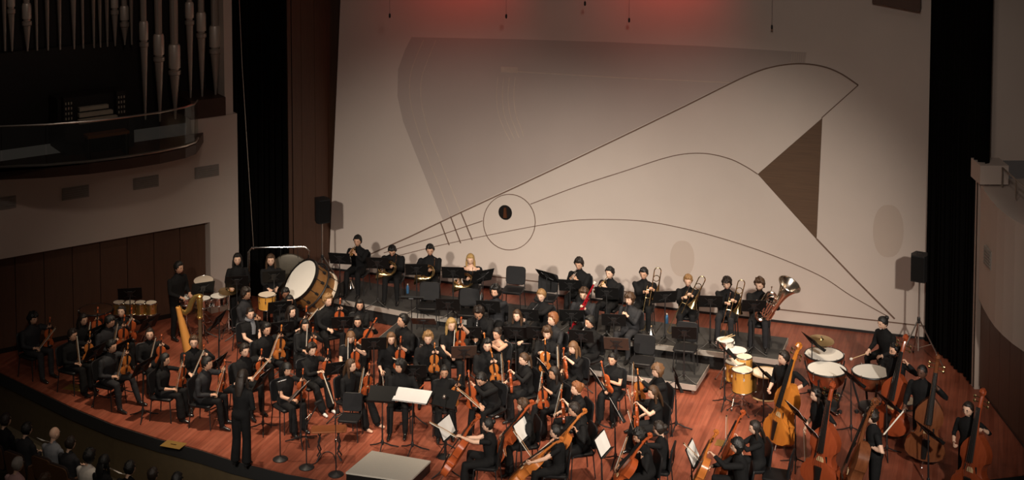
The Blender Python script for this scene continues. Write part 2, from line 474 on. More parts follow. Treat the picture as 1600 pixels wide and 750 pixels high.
strip('inlay_strip', smoothline([(601, 405), (680, 385), (760, 368), (838, 353), (900, 344), (960, 343), (1010, 346), (1060, 355), (1120, 370), (1200, 396), (1280, 430), (1330, 462), (1385, 493)]), 1.0, M_INLAY)
strip('inlay_strip', [(600, 395), (680, 370), (754, 345)], 1.2, M_INLAY)
for a, b in (((688, 346), (702, 383)), ((704, 338), (720, 380)), ((720, 331), (738, 375))):
    strip('inlay_strip', [a, b], 1.8, M_INLAY)
cir = [(796 + 40.5 * math.cos(a), 347 + 43.5 * math.sin(a)) for a in np.arange(40) * 2 * math.pi / 40]
strip('inlay_ring', cir, 1.1, M_INLAY, closed=True)
mb = wall_slab([wpx(1285, 184), wpx(1184, 272), wpx(1276, 374)], -0.01, 0.008)
part('wood_triangle', mb, M_WOODP, wall_back, False)
# sound hole: dark recess ring with a lamp bracket
hc = wpx(789.5, 332)
mb = MB(); hole = [(hc[0] + 0.17 * math.cos(a), hc[1] + 0.18 * math.sin(a)) for a in np.arange(24) * 2 * math.pi / 24]
wall_slab(hole, -0.02, 0.006, mb)
part('sound_hole', mb, M_EBONY, wall_back, False)
mb = MB(); wall_slab([(hc[0] - 0.035, hc[1] - 0.12), (hc[0] + 0.05, hc[1] - 0.12), (hc[0] + 0.03, hc[1] + 0.12), (hc[0] - 0.02, hc[1] + 0.12)], 0.006, 0.05, mb)
part('hole_bracket', mb, M_COPPER, wall_back, False)
# darker plaster field with pale incised lines
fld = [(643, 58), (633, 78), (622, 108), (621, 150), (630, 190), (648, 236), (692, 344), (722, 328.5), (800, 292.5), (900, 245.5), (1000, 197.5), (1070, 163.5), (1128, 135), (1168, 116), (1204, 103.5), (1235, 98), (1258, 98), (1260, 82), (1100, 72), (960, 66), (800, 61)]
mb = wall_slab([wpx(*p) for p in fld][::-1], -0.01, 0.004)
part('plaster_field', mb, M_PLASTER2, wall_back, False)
strip('incised_line', smoothline([(662, 62), (650, 90), (641, 120), (641, 155), (652, 200), (670, 250), (690, 300), (703, 336)]), 1.4, M_LINE_L, 0.0, 0.009)
strip('incised_line', smoothline([(681, 63), (668, 95), (659, 122), (658, 155), (668, 200), (686, 246), (706, 296), (719, 329)]), 1.4, M_LINE_L, 0.0, 0.009)
for k in range(4):
    strip('incised_line', smoothline([(778 + 9 * k, 121), (776 + 9 * k, 150), (779 + 9 * k, 178), (787 + 9 * k, 200), (797 + 7 * k, 219 - 2 * k)]), 1.2, M_LINE_L, 0.0, 0.009)
mb = wall_slab([wpx(*p) for p in ((783, 104), (783, 113), (809, 114), (809, 105))], 0.0, 0.01); part('inlay_block', mb, M_LINE_L, wall_back, False)
strip('incised_line', [(809, 112), (960, 121), (1140, 129)], 1.6, M_LINE_L, 0.0, 0.009)
for k in range(7): strip('incised_line', [(1238 + 3.4 * k, 83), (1237 + 3.4 * k, 97)], 1.0, M_LINE_L, 0.0, 0.009)
for (cx, cy, rx, ry) in ((1388, 361, 24, 41), (1066, 404, 19, 28)):  # oval shadows on the wall, put in as thin slabs of darker plaster
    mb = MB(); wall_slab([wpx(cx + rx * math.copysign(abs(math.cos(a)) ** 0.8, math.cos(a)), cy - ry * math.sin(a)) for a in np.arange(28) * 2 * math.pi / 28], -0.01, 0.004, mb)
    part('oval_panel', mb, M_OVAL, wall_back, False)  # oval shadow on the wall, built as a darker slab
# base trim and chair-rail line
mb = MB(); wall_slab([(0, 0), (WLEN, 0), (WLEN, 0.05), (0, 0.05)], 0, 0.02, mb)
struct('baseboard_back', mb, M_BLACK)
strip('rail_strip', [(WLEN * k / 8, 0.30) + (0,) for k in range(9)], 1.6, M_INLAY)
# wooden soffit at the upper right
mb = MB(); p = [wpx(1366, -1), wpx(1440, 13), wpx(1440, -40), wpx(1366, -40)]
wall_slab(p[::-1], 0.0, 0.5, mb)
struct('ceiling_soffit', mb, M_WOOD)

# ---- left side: wooden wing, curtain, fascia, panelled wall
C1, C2 = at(372, 482), at(453, 447)
def plane_slab(p, q, z0, z1, thick, mb=None, n=None):
    mb = mb or MB(); p = np.array(p[:2]); q = np.array(q[:2]); d = nrm(q - p); nn = np.array([d[1], -d[0]])
    if nn[1] > 0: nn = -nn
    pts = [p, q, q - nn * thick, p - nn * thick]
    mb.prism([tuple(a) for a in pts], z0, z1)
    return mb
wl2 = struct('wall_left_wing', plane_slab(C2 + [0, .05, 0], WL + nrm(WL - C2) * .7 + [0, .05, 0], 0, WTOP, 0.15), M_WOOD)
d = (WL - C2) / 3.0
for k in range(3):
    a = C2 + d * k; b = C2 + d * (k + 1) - nrm(d) * 0.012
    part('panel', plane_slab(a, b, 0.02, WTOP, 0.04), M_WOOD, wl2, False)
def curtain(p, q, z1, folds, label, amp=0.09):
    p = np.array(p[:2]); q = np.array(q[:2]); d = nrm(q - p); nn = np.array([d[1], -d[0]]); n = folds * 6
    front = []; back = []
    for i in range(n + 1):
        c = p + (q - p) * i / n; o = amp * math.sin(i * math.pi / 3) + 0.03 * math.sin(i * 1.3)
        front.append(c + nn * o); back.append(c + nn * (o + 0.02))
    vs = []
    for z in (0.02, z1 * 0.5, z1):
        for c in front + back: vs.append((c[0], c[1], z))
    fs = []; N = n + 1; S = 2 * N
    for r_ in range(2):
        for i in range(n):
            a = r_ * S + i; fs.append((a, a + 1, a + 1 + S, a + S)); b = a + N; fs.append((b + 1, b, b + S, b + 1 + S))
    for i in range(n):
        fs.append((i, i + N, i + 1 + N, i + 1)); t = 2 * S + i; fs.append((t, t + 1, t + 1 + N, t + N))
    for e in (0, n):
        for r_ in range(2):
            a = r_ * S + e; fs.append((a, a + S, a + S + N, a + N))
    mb = MB(); mb.add(vs, fs)
    o = link('stage_curtain', mb.mesh('stage_curtain', M_CURTAIN, True)); tag(o, label, 'curtain', None)
curtain(C1 + [-0.15, .35, 0], C2 + [0.1, .3, 0], WTOP, 10, 'tall black stage curtain between the organ wall and the wooden wing')
curtain(WR + [0.02, -0.05, 0], at(1530, 616) + [0.1, 0.15, 0], WTOP, 14, 'tall black stage curtain beside the right end of the mural wall')

LA, LB = at(330, 490), at(0, 560)
LD = nrm(LB - LA); LN = np.array([-LD[1], LD[0], 0.0])
if LN[1] > 0: LN = -LN
def Lp(s, z, off=0.0): return LA + LD * s + LN * off + np.array([0, 0, z])
def lpx(px, py=300, off=0.0):
    p = on_plane(px, py, LA + LN * off, LN); return np.dot(p - LA, LD), p[2]
def lbox(s0, s1, o0, o1, z0, z1, mb=None):
    mb = mb or MB(); c = [Lp(s0, 0, o0), Lp(s1, 0, o0), Lp(s1, 0, o1), Lp(s0, 0, o1)]
    mb.prism([(a[0], a[1]) for a in c], z0, z1); return mb
sp = lpx(372)[0]; s_open = lpx(341)[0]; s_or = lpx(354)[0]
ZS = 2.13; ZB = 4.55
mb = MB(); lbox(lpx(300)[0], 9.0, -0.3, 0.0, ZS, 4.0, mb); lbox(sp, lpx(300)[0], -0.3, 0.0, ZS, ZB, mb); lbox(sp, 0.0, -0.3, 0.0, 0, ZS, mb)
struct('wall_left', mb, M_FASCIA)
mb = MB(); lbox(lpx(367)[0], s_or, -0.45, -0.04, ZB, 10, mb)
struct('wall_left_upper', mb, M_FASCIA)
wll = struct('wall_left_lower', lbox(0.0, 9.0, -0.55, -0.30, 0, ZS), M_EBONY)
k = 0; s = 0.01
while s < 8.6:
    part('panel', lbox(s, s + 0.60, -0.30, -0.27, 0.10, ZS - 0.01), M_WOOD, wll, False); s += 0.615
mb = lbox(0, 9, -0.29, -0.25, 0, 0.10); struct('baseboard_left', mb, M_EBONY)
# wall vents under the balcony
for (px, py, lab) in ((118, 301, 'left'), (228, 285, 'middle'), (323, 268, 'right'), (3, 318, 'cut')):
    s, z = lpx(px, py)
    r_ = root('wall_vent', {'left': 'grey wall vent on the left fascia, second from the frame edge', 'middle': 'grey wall vent in the middle of the left fascia under the balcony', 'right': 'grey wall vent on the left fascia nearest the black curtain', 'cut': 'grey wall vent on the left fascia cut by the frame edge'}[lab], 'vent', 'vents on the left fascia')
    part('plate', lbox(s - 0.29, s + 0.29, 0.0, 0.02, z - 0.13, z + 0.13), M_VENT, r_, False)
    for j in range(5): part('slat', lbox(s - 0.26, s + 0.26, 0.02, 0.032, z - 0.11 + j * 0.046, z - 0.08 + j * 0.046), M_VENT, r_, False)
# organ loft: slab, band, glass rail
loft = [at(x, y, 4.0) for x, y in ((-160, 283), (-80, 283), (0, 281), (70, 278), (140, 272), (200, 264), (250, 256), (290, 247), (306, 241), (311, 234))]
bk = [Lp(lpx(318, 230)[0], 0, 0.0), Lp(9.0, 0, 0.0)]
mb = MB(); mb.prism([(p[0], p[1]) for p in loft] + [(p[0], p[1]) for p in bk], 4.0, 4.22)
struct('trim_2', mb, M_BROWNBAND)
rl = root('glass_railing', 'curved glass railing with steel rails along the organ loft', 'railing')
inner = [p + nrm(np.array([-p[0] - 8.5, 36 - p[1], 0])) * 0.07 for p in loft]
top = [(p[0], p[1], 5.10) for p in inner]; bot = [(p[0], p[1], 4.25) for p in inner]
mb = MB(); mb.tube(top, 0.022, 6); part('top_rail', mb, M_RAILST, rl)
mb = MB(); mb.tube(bot, (0.03), 6, ref=(0, 0, 1)); part('bottom_rail', mb, M_RAILST, rl)
for i in range(len(inner) - 1):
    a, b = np.array(inner[i]), np.array(inner[i + 1]); dd = nrm(b - a)
    a2, b2 = a + dd * 0.008, b - dd * 0.008; nn = np.array([dd[1], -dd[0], 0]) * 0.006
    mb = MB(); mb.prism([tuple((a2 + nn)[:2]), tuple((b2 + nn)[:2]), tuple((b2 - nn)[:2]), tuple((a2 - nn)[:2])], 4.27, 5.09)
    part('glass_pane', mb, M_GLASS, rl, False)
# organ
org = root('pipe_organ', 'dark pipe organ with metal pipes above the left balcony', 'organ')
part('case', lbox(s_or + 0.02, 9.2, -1.6, -1.1, 4.22, 10.5), M_CASE, org, False)
part('side_panel', lbox(s_or - 0.1, s_or + 0.02, -1.6, -0.46, ZB, 10.5), M_CASE, org, False)
part('ledge', lbox(s_or, lpx(300)[0], -1.1, 0.02, ZB, ZB + 0.42), M_BROWNBAND, org, False)
part('case_front', lbox(lpx(205)[0], 9.2, -1.1, -0.9, 4.22, lpx(150, 80)[1]), M_CASE, org, False)
PIP = [(227, 33, 62, 187, .7), (250, 53, 85, 190, .85), (274, 69, 106, 186, .95), (298, 3, 28, 156, .7), (316, 19, 48, 156, .78), (337, 40, 73, 153, .9),
       (43, 5, 29, 80, .7), (19, -14, 10, 80, .6), (195, 9, 31, 70, .7), (180, -10, 12, 72, .6), (8, -60, -40, 80, .5), (75, -70, -45, 79, .5), (94, -60, -40, 78, .5), (116, -50, -30, 77, .6), (147, -60, -40, 75, .45), (157, -60, -40, 74, .45), (168, -55, -38, 73, .5),
       (58, -90, -75, 79, .4), (130, -90, -75, 76, .4), (206, -60, -40, 70, .5)]
for (px, y0, y1, yt, r_) in PIP:
    off = -0.35 if px > 215 else -0.8
    s, zt = lpx(px, yt, off); zb = lpx(px, y1, off)[1]; za = lpx(px, y0, off)[1]; rr = 0.135 * r_
    c = Lp(s, 0, off)
    M = mat4((c[0], c[1], 0)); hz = (zb - zt)
    mb = MB(); mb.lathe([(0.018, zt), (0.022, zt + 0.05), (rr * 0.9, zb - 0.16), (rr * 1.12, zb - 0.14), (rr * 1.12, zb - 0.06), (rr * 0.8, zb - 0.05), (rr * 0.8, zb)], 12, M)
    f = part('pipe', mb, M_PIPE, org)
    mb = MB(); mb.lathe([(rr * 1.05, zb), (rr * 1.08, zb + 0.03), (rr * 1.08, za - 0.05), (rr * 0.9, za)], 12, M); part('boot', mb, M_PIPEB, f)
    mb = MB(); mb.lathe([(rr * 0.7, za), (rr * 0.9, za + 3.5)], 10, M); part('resonator', mb, M_PIPE, f)
# organ console on the loft
oc = root('organ_console', 'dark organ console with pale keyboards behind the glass railing', 'console')
s, z = lpx(150, 172, 0.1)
part('body', lbox(s - 0.75, s + 0.75, -0.75, -0.15, 4.22, 5.35), M_CASE, oc, False)
part('desk', lbox(s - 0.75, s + 0.75, -0.15, 0.35, 4.22, 4.85), M_CASE, oc, False)
for j in range(3):
    q = part('keyboard', lbox(s - 0.42 + 0.05 * j, s + 0.42 - 0.05 * j, 0.14 - 0.14 * j, 0.26 - 0.14 * j, 4.85 + 0.10 * j, 4.93 + 0.10 * j), M_KEYS, oc, False)
for sd in (-1, 1):
    jm = part('stop_jamb', lbox(s + sd * 0.58 - 0.1, s + sd * 0.58 + 0.1, -0.15, 0.05, 4.85, 5.4), M_CASE, oc, False)
    for a in range(3):
        for b in range(4):
            c = Lp(s + sd * 0.58 - 0.06 + a * 0.06, 4.95 + b * 0.11, 0.065)
            mb = MB(); mb.box(c, (0.022, 0.03, 0.05)); part('stop_knob', mb, M_KEYS, jm, False)
mb = lbox(s - 0.45, s + 0.45, 0.62, 0.92, 4.66, 4.72)
ob = root('organ_bench', 'long organ bench in front of the console on the loft', 'bench')
part('seat', mb, M_TABLE, ob, False)
for sd in (-1, 1): part('leg', lbox(s + sd * 0.4 - 0.03, s + sd * 0.4 + 0.03, 0.64, 0.90, 4.22, 4.66), M_CASE, ob, False)

# ---- right side
RX = 9.22
fp = [at(x, y, 1.9) for x, y in ((1529, 466), (1536, 481), (1545, 497), (1554, 510), (1566, 523), (1582, 537), (1602, 551), (1640, 575))]
mb = MB(); mb.prism([(q[0], q[1]) for q in fp] + [(fp[-1][0] + .6, fp[-1][1]), (fp[0][0] + .6, fp[0][1])], 1.9, 4.2)
mb.box((RX + 0.28, 29.73, 2.3), (0.42, 0.34, 4.6)); mb.box((RX + 0.30, 29.62, 4.44), (0.56, 0.6, 0.38))
struct('wall_right', mb, M_FASCIA)
mb = MB(); mb.box((RX + 1.9, 30.3, 7.3), (3.6, 0.2, 5.6)); mb.box((RX + 1.9, 27.4, 4.05), (3.2, 5.6, 0.15))
struct('wall_right_upper', mb, M_FASCIA)
wrl = MB(); wrl.box((RX + 0.28, 26.8, 0.95), (0.2, 5.4, 1.9)); wrl = struct('wall_right_lower', wrl, M_EBONY)
y = 29.5
while y > 24.6:
    mb = MB(); mb.box((RX + 0.165, y - 0.3, 1.0), (0.04, 0.585, 1.78)); part('panel', mb, M_WOOD, wrl, False); y -= 0.6
vr = root('wall_vent', 'grey wall vent on the right balcony front', 'vent')
mb = MB(); mb.box((RX - 0.05, 28.5, 3.05), (0.04, 0.42, 0.36)); part('plate', mb, M_VENT, vr, False)
for j in range(5):
    mb = MB(); mb.box((RX - 0.076, 28.5, 2.93 + j * 0.06), (0.012, 0.37, 0.035)); part('slat', mb, M_VENT, vr, False)
hr = root('handrail', 'thin metal handrail on top of the right balcony parapet', 'railing')
hp = [(RX + 0.42, 29.2, 4.25), (RX + 0.42, 29.2, 4.62), (RX + 0.40, 28.6, 4.62), (RX + 0.38, 27.6, 4.62), (RX + 0.4, 26, 4.62)]
mb = MB(); mb.tube(hp, 0.018, 6); part('tube', mb, M_RAILST, hr)
for yy in (28.3, 27.4, 26.5):
    mb = MB(); mb.tube([(RX + 0.39, yy, 4.25), (RX + 0.39, yy, 4.62)], 0.014, 6); part('post', mb, M_RAILST, hr)
ls = root('box_speaker', 'black monitor speaker on the right balcony at the frame edge', 'speaker')
mb = MB(); mb.rbox((0, 0, 0.18), (0.3, 0.32, 0.3), 0.04); part('cabinet', mb, M_BLACK, ls)
mb = MB(); mb.lathe([(0.05, 0), (0.07, 0.02), (0.02, 0.05)], 8); part('foot', mb, M_BLACK, ls)
mb = MB(); mb.box((0, -0.165, 0.18), (0.26, 0.02, 0.26)); part('grille', mb, M_DESK, ls, False)
ls.location = (RX + 0.88, 28.3, 4.125 + 0.35)
mb = MB(); mb.box((0, 0, -0.18), (0.4, 0.4, 0.35)); part('shelf', mb, M_CASE, ls, False)

# ---- risers
def deck(p, q, depth, z, label, skirt=True):
    p = np.array(p[:2]); q = np.array(q[:2]); d = nrm(q - p); nb = np.array([-d[1], d[0]])
    if nb[1] < 0: nb = -nb
    L = np.linalg.norm(q - p) - 0.01
    M = np.eye(4); M[:2, 0] = d; M[:2, 1] = nb; M[:2, 3] = p
    r_ = root('riser_platform', label, 'platform', 'stage riser decks', M)
    mb = MB(); mb.box((L / 2, depth / 2, z - 0.03), (L, depth - 0.01, 0.06)); part('deck_top', mb, M_RISER, r_, False)
    mb = MB(); mb.box((L / 2, -0.012, z - 0.055), (L, 0.024, 0.11)); part('front_edge', mb, M_ALU, r_, False)
    for x in (0.0, L):
        mb = MB(); mb.box((x, depth / 2, z - 0.055), (0.018, depth, 0.11)); part('side_edge', mb, M_ALU, r_, False)
    if z > 0.25:
        mb = MB(); mb.box((L / 2, 0.03, (z - 0.11) / 2 + 0.01), (L, 0.02, z - 0.13)); part('skirt', mb, M_SKIRT, r_, False)
    for x in (0.08, L - 0.08):
        for y in (0.1, depth - 0.1):
            mb = MB(); mb.box((x, y, (z - 0.05) / 2), (0.05, 0.05, z - 0.05)); part('leg', mb, M_RAILST, r_, False)
    return r_
b0, b1 = at(641, 488, 0.4), at(1217, 562, 0.4)
for k in range(3):
    deck(b0 + (b1 - b0) * k / 3, b0 + (b1 - b0) * (k + 1) / 3, 1.25, 0.4, ('dark riser deck under the horn players, right of the angled deck', 'dark riser deck under the empty chair in the rear row', 'dark riser deck under the trombones and tuba')[k])
deck(at(497, 461, 0.4), b0 - [0.03, 0, 0], 1.25, 0.4, 'angled dark riser deck under the leftmost trumpeter')
f0, f1 = at(591, 528, 0.2), at(1088, 602, 0.2)
for k in range(3):
    deck(f0 + (f1 - f0) * k / 3, f0 + (f1 - f0) * (k + 1) / 3, 1.12, 0.2, ('low riser deck with empty black chairs at its left end', 'low riser deck under the seated woodwinds', 'low riser deck with the free right corner by the drums')[k])

# ---- podium
pc = [at(581, 704, 0.2), at(673, 720, 0.2), at(640, 752, 0.2), at(540, 738, 0.2)]
c = sum(pc) / 4
pd = root('podium', 'square carpeted conductor podium with dark sides at the front', 'podium')
mb = MB(); mb.prism([(p[0], p[1]) for p in pc[::-1]], 0.17, 0.20); part('carpet_top', mb, M_CARPET, pd, False)
mb = MB(); mb.prism([tuple((c + (p - c) * 0.985)[:2]) for p in pc[::-1]], 0.0, 0.17); part('base', mb, M_EBONY, pd, False)
for (px, py, lab) in ((271, 695, 'brass floor plate near the curved front edge of the stage'), (118, 606, 'brass floor plate at the dim left end of the stage'), (1136, 694, 'brass floor plate in the open floor left of the cellists')):
    p = at(px, py); o = root('floor_plate', lab, 'plate', None, mat4((p[0], p[1], 0), R(-20)))
    mb = MB(); mb.box((0, 0, 0.003), (0.42, 0.26, 0.006)); part('lid', mb, M_PLATE, o, False)
    mb = MB(); mb.box((0, 0, 0.008), (0.12, 0.03, 0.004)); part('latch', mb, M_BRASS, o, False)
# ================================================================== PEOPLE
SKIN = [mk('skin_%d' % i, c, tuple(x * 0.86 for x in c), 0.55, scale=14) for i, c in enumerate(
    [(0.78, 0.50, 0.36), (0.66, 0.38, 0.25), (0.52, 0.28, 0.17), (0.26, 0.12, 0.07), (0.10, 0.045, 0.028)])]
CLOTH = [mk('cloth_black', (0.010, 0.010, 0.0105), (0.007, 0.007, 0.0075), 0.85, scale=12, bump=0.5, bscale=9, spec=0.2),
         mk('cloth_charcoal', (0.030, 0.030, 0.033), (0.020, 0.020, 0.022), 0.85, scale=12, bump=0.5, bscale=9, spec=0.2),
         mk('cloth_suit', (0.022, 0.023, 0.026), (0.016, 0.016, 0.018), 0.75, scale=12, bump=0.5, bscale=9, spec=0.3),
         mk('cloth_white', (0.70, 0.66, 0.60), (0.60, 0.56, 0.50), 0.9, scale=12),
         mk('cloth_grey', (0.22, 0.23, 0.25), (0.16, 0.17, 0.19), 0.9, scale=12),
         mk('cloth_ochre', (0.30, 0.15, 0.05), (0.2, 0.1, 0.03), 0.9, scale=12),
         mk('cloth_pink', (0.55, 0.35, 0.34), (0.45, 0.28, 0.27), 0.9, scale=12)]
SHOE = mk('shoe_leather', (0.015, 0.014, 0.014), None, 0.18)
SHOEW = mk('shoe_white', (0.75, 0.70, 0.66), None, 0.5)
EYE = mk('eye_dark', (0.02, 0.015, 0.012), None, 0.2)
LIP = mk('lip', (0.45, 0.17, 0.13), None, 0.5)
HAIR = {k: mk('hair_' + k, c, tuple(x * 0.6 for x in c), 0.5, 0, 30, (3, 3, 0.6), bump=0.4) for k, c in dict(
    black=(0.010, 0.009, 0.008), dark=(0.022, 0.014, 0.010), brown=(0.075, 0.038, 0.018), lbrown=(0.18, 0.09, 0.04),
    blond=(0.52, 0.33, 0.12), sandy=(0.34, 0.19, 0.075), red=(0.27, 0.10, 0.035), grey=(0.35, 0.32, 0.29)).items()}
SCARF = mk('scarf_grey', (0.16, 0.17, 0.19), None, 0.9)

def head_pts(nu=24, nv=15, sc=(1, 1, 1)):
    P = []; D = []
    for i in range(nv + 1):
        th = math.pi * i / nv
        for j in range(nu):
            s = 2 * math.pi * j / nu - math.pi
            ph = s - 0.42 * math.sin(s)
            d = np.array((math.sin(th) * math.sin(ph), -math.sin(th) * math.cos(ph), math.cos(th)))
            p = d * (0.080, 0.098, 0.118)
            if p[2] < 0:
                t = -p[2] / 0.118
                p[0] *= 1 - 0.29 * t ** 1.7
                if p[1] > 0: p[1] *= 1 - 0.5 * t
                else: p[1] = p[1] * (1 - 0.05 * t) - 0.016 * t * (1 - t * 0.3)
            if p[1] < -0.03:
                f = math.exp(-(p[0] / 0.014) ** 2)
                p[1] -= 0.022 * f * math.exp(-((p[2] + 0.022) / 0.02) ** 2) + 0.010 * f * math.exp(-((p[2] - 0.005) / 0.02) ** 2)
                p[1] += 0.010 * math.exp(-((abs(p[0]) - 0.031) / 0.016) ** 2 - ((p[2] - 0.004) / 0.014) ** 2)
                p[1] -= 0.005 * math.exp(-((p[2] - 0.03) / 0.012) ** 2)
                p[1] -= 0.006 * math.exp(-(p[0] / 0.022) ** 2 - ((p[2] + 0.06) / 0.012) ** 2)
                p[1] -= 0.006 * math.exp(-(p[0] / 0.02) ** 2 - ((p[2] + 0.103) / 0.014) ** 2)
            P.append(p); D.append(d)
    return np.array(P), np.array(D)
def grid_faces(nu, nv):
    return [(i * nu + j, (i + 1) * nu + j, (i + 1) * nu + (j + 1) % nu, i * nu + (j + 1) % nu) for i in range(nv) for j in range(nu)]
HP, HD = head_pts(); HF = grid_faces(24, 15)
def sstep(a, b, x):
    t = np.clip((x - a) / (b - a), 0, 1); return t * t * (3 - 2 * t)
def hair_shell(style, seed):
    r = np.random.RandomState(seed)
    front = -HD[:, 1]                    # 1 at the face
    z = HP[:, 2]
    zl = np.where(front > 0.55, 0.070, np.where(front > 0.05, 0.012, -0.075))
    zl = 0.072 * sstep(0.30, 0.62, front) + (-0.005) * (1 - sstep(0.30, 0.75, front)) * sstep(-0.1, 0.25, front) + (-0.085) * (1 - sstep(-0.1, 0.25, front))
    off = {'short': .020, 'curly': .034, 'bushy': .048, 'bangs': .022, 'long': .020, 'tail': .013, 'bun': .013, 'updo': .026, 'mop': .030, 'crop': .008, 'fringe': .018}.get(style, .014)
    if style in ('bangs', 'fringe', 'mop'): zl = zl - 0.028 * sstep(0.3, 0.6, front)
    if style in ('long', 'bangs', 'fringe', 'bushy', 'mop'): zl = zl - 0.06 * (1 - sstep(0.2, 0.5, front))
    wgt = sstep(-0.004, 0.016, z - zl)
    amp = {'curly': .012, 'bushy': .016, 'updo': .010, 'mop': .012, 'short': .007, 'crop': .001}.get(style, .003)
    o = off * (0.75 + 0.25 * sstep(-0.05, 0.1, z)) + amp * (r.rand(len(z)) - 0.5) * 2
    P = HP + HD * (-0.012 + wgt * (o + 0.012))[:, None]
    mb = MB(); mb.add(P, HF)
    sgn = (r.rand() - 0.5) * 0.02
    if style in ('long', 'fringe'):
        L = 0.30
        mb.tube([(0, .05, .05), (0, .088, -.03), (sgn, .105, -.14), (sgn, .105, -L)], [(.06, .03), (.082, .035), (.085, .035), (.05, .02)], 10, ref=(1, 0, 0))
        for s in (-1, 1):
            mb.tube([(s * .062, .0, .05), (s * .083, .0, -.04), (s * .090, -.02, -.13), (s * .088, -.045, -.24)], [.02, .026, .026, .012], 7)
    if style == 'bangs':
        mb.tube([(0, .05, .05), (0, .085, -.03), (0, .09, -.12), (0, .085, -.18)], [(.06, .03), (.085, .035), (.09, .035), (.07, .02)], 10, ref=(1, 0, 0))
    if style == 'tail':
        mb.tube([(0, .08, .03), (0, .12, .01), (0, .125, -.10), (0, .11, -.24)], [.02, .03, .028, .01], 8)
    if style in ('bun', 'updo'):
        mb.ball((0, .105, .045 if style == 'bun' else .02), .042 if style == 'bun' else .055, 9, 6)
    return mb
HEADROT = lambda yaw, pitch, roll=0: np.array(Matrix.Rotation(R(yaw), 3, 'Z') @ Matrix.Rotation(R(-pitch), 3, 'X').inverted() @ Matrix.Rotation(R(roll), 3, 'Y'))

PEOPLE = []   # queued builds
def two_bone(S, T, a, b, pole):
    S, T = np.array(S, float), np.array(T, float)
    d = T - S; L = np.linalg.norm(d)
    if L > (a + b) * 0.985: T = S + d / L * (a + b) * 0.985; d = T - S; L = np.linalg.norm(d)
    if L < abs(a - b) + 0.06: T = S + nrm(d) * (abs(a - b) + 0.06); d = T - S; L = np.linalg.norm(d)
    x = (a * a - b * b + L * L) / (2 * L); h = math.sqrt(max(a * a - x * x, 0))
    u = d / L; p = np.array(pole, float); p = nrm(p - u * np.dot(p, u))
    return S + u * x + p * h, T
class Body:
    pass
def skeleton(kind, f, lean=0.0, twist=0.0, feet=None, kneew=1.0, hunch=0.0):
    # metres in the person's own frame, facing -Y; left hand on +X
    b = Body(); b.kind = kind; b.f = f
    sw = 0.182 if f else 0.208
    if kind == 'sit':
        hz = 0.535; b.pel = V3(0, .09, hz)
        up = V3(0, -math.sin(lean), math.cos(lean)); L = 0.52
        b.hip = [V3(-.09, .05, .53), V3(.09, .05, .53)]
        kw = 0.13 * kneew
        b.knee = [V3(-kw, -.36, .545), V3(kw, -.36, .545)]
        ft = feet or ((-.14, -.42), (.14, -.36))
        b.ank = [V3(ft[0][0], ft[0][1], .085), V3(ft[1][0], ft[1][1], .085)]
    elif kind == 'stool':
        hz = 0.80; b.pel = V3(0, .05, hz); up = V3(0, -math.sin(lean), math.cos(lean)); L = 0.52
        b.hip = [V3(-.09, .03, hz), V3(.09, .03, hz)]
        b.knee = [V3(-.22, -.30, .70), V3(.20, -.32, .70)]
        b.ank = [V3(-.12, -.30, .30), V3(.16, -.28, .30)]
    else:
        hz = 0.93; b.pel = V3(0, 0, hz); up = V3(0, -math.sin(lean), math.cos(lean)); L = 0.53
        b.hip = [V3(-.09, 0, .92), V3(.09, 0, .92)]
        b.knee = [V3(-.10, -.03, .50), V3(.105, -.03, .50)]
        b.ank = [V3(-.11, .01, .085), V3(.125, .0, .085)]
    b.neck = b.pel + up * L; b.up = up; b.L = L
    cs, sn = math.cos(twist), math.sin(twist)
    sx = V3(cs, sn, 0)
    b.sh = [b.neck - sx * sw - up * .088 + V3(0, .01, 0), b.neck + sx * sw - up * .088 + V3(0, .01, 0)]
    b.sx = sx
    b.head = b.neck + up * .10 + V3(0, -.030 - hunch * .06, .052 - hunch * .03)
    b.wr = [None, None]; b.hd = [None, None]; b.curl = [1.0, 1.0]; b.pole = [V3(-.45, .5, -.85), V3(.45, .5, -.85)]
    return b
def reach(b, side, grip, normal, pole=None, curl=1.0):
    # put a hand (0 right, 1 left) so that its palm closes on the point grip
    if pole is not None: b.pole[side] = V3(*pole)
    grip = np.array(grip, float); n = nrm(normal)
    S = b.sh[side]; T = grip
    for _ in range(3):
        E, Tw = two_bone(S, T, .285, .245, b.pole[side])
        d = nrm(Tw - E); n2 = nrm(n - d * np.dot(n, d))
        T = grip - d * .075 - n2 * .022
    b.wr[side] = Tw; b.hd[side] = (d, n2); b.curl[side] = curl; b.el = getattr(b, 'el', [None, None]); b.el[side] = E
    return Tw + d * .075 + n2 * .022
def default_hand(b, side):
    s = -1 if side == 0 else 1
    if b.kind == 'stand': reach(b, side, b.pel + V3(s * .24, -.08, -.10), (-s, 0, 0), (s * .5, .8, -.3), .5)
    else: reach(b, side, V3(s * .11, -.22, .66 if b.kind == 'sit' else b.pel[2] + .08), (0, 0, -1), (s * .8, .5, -.4), .4)

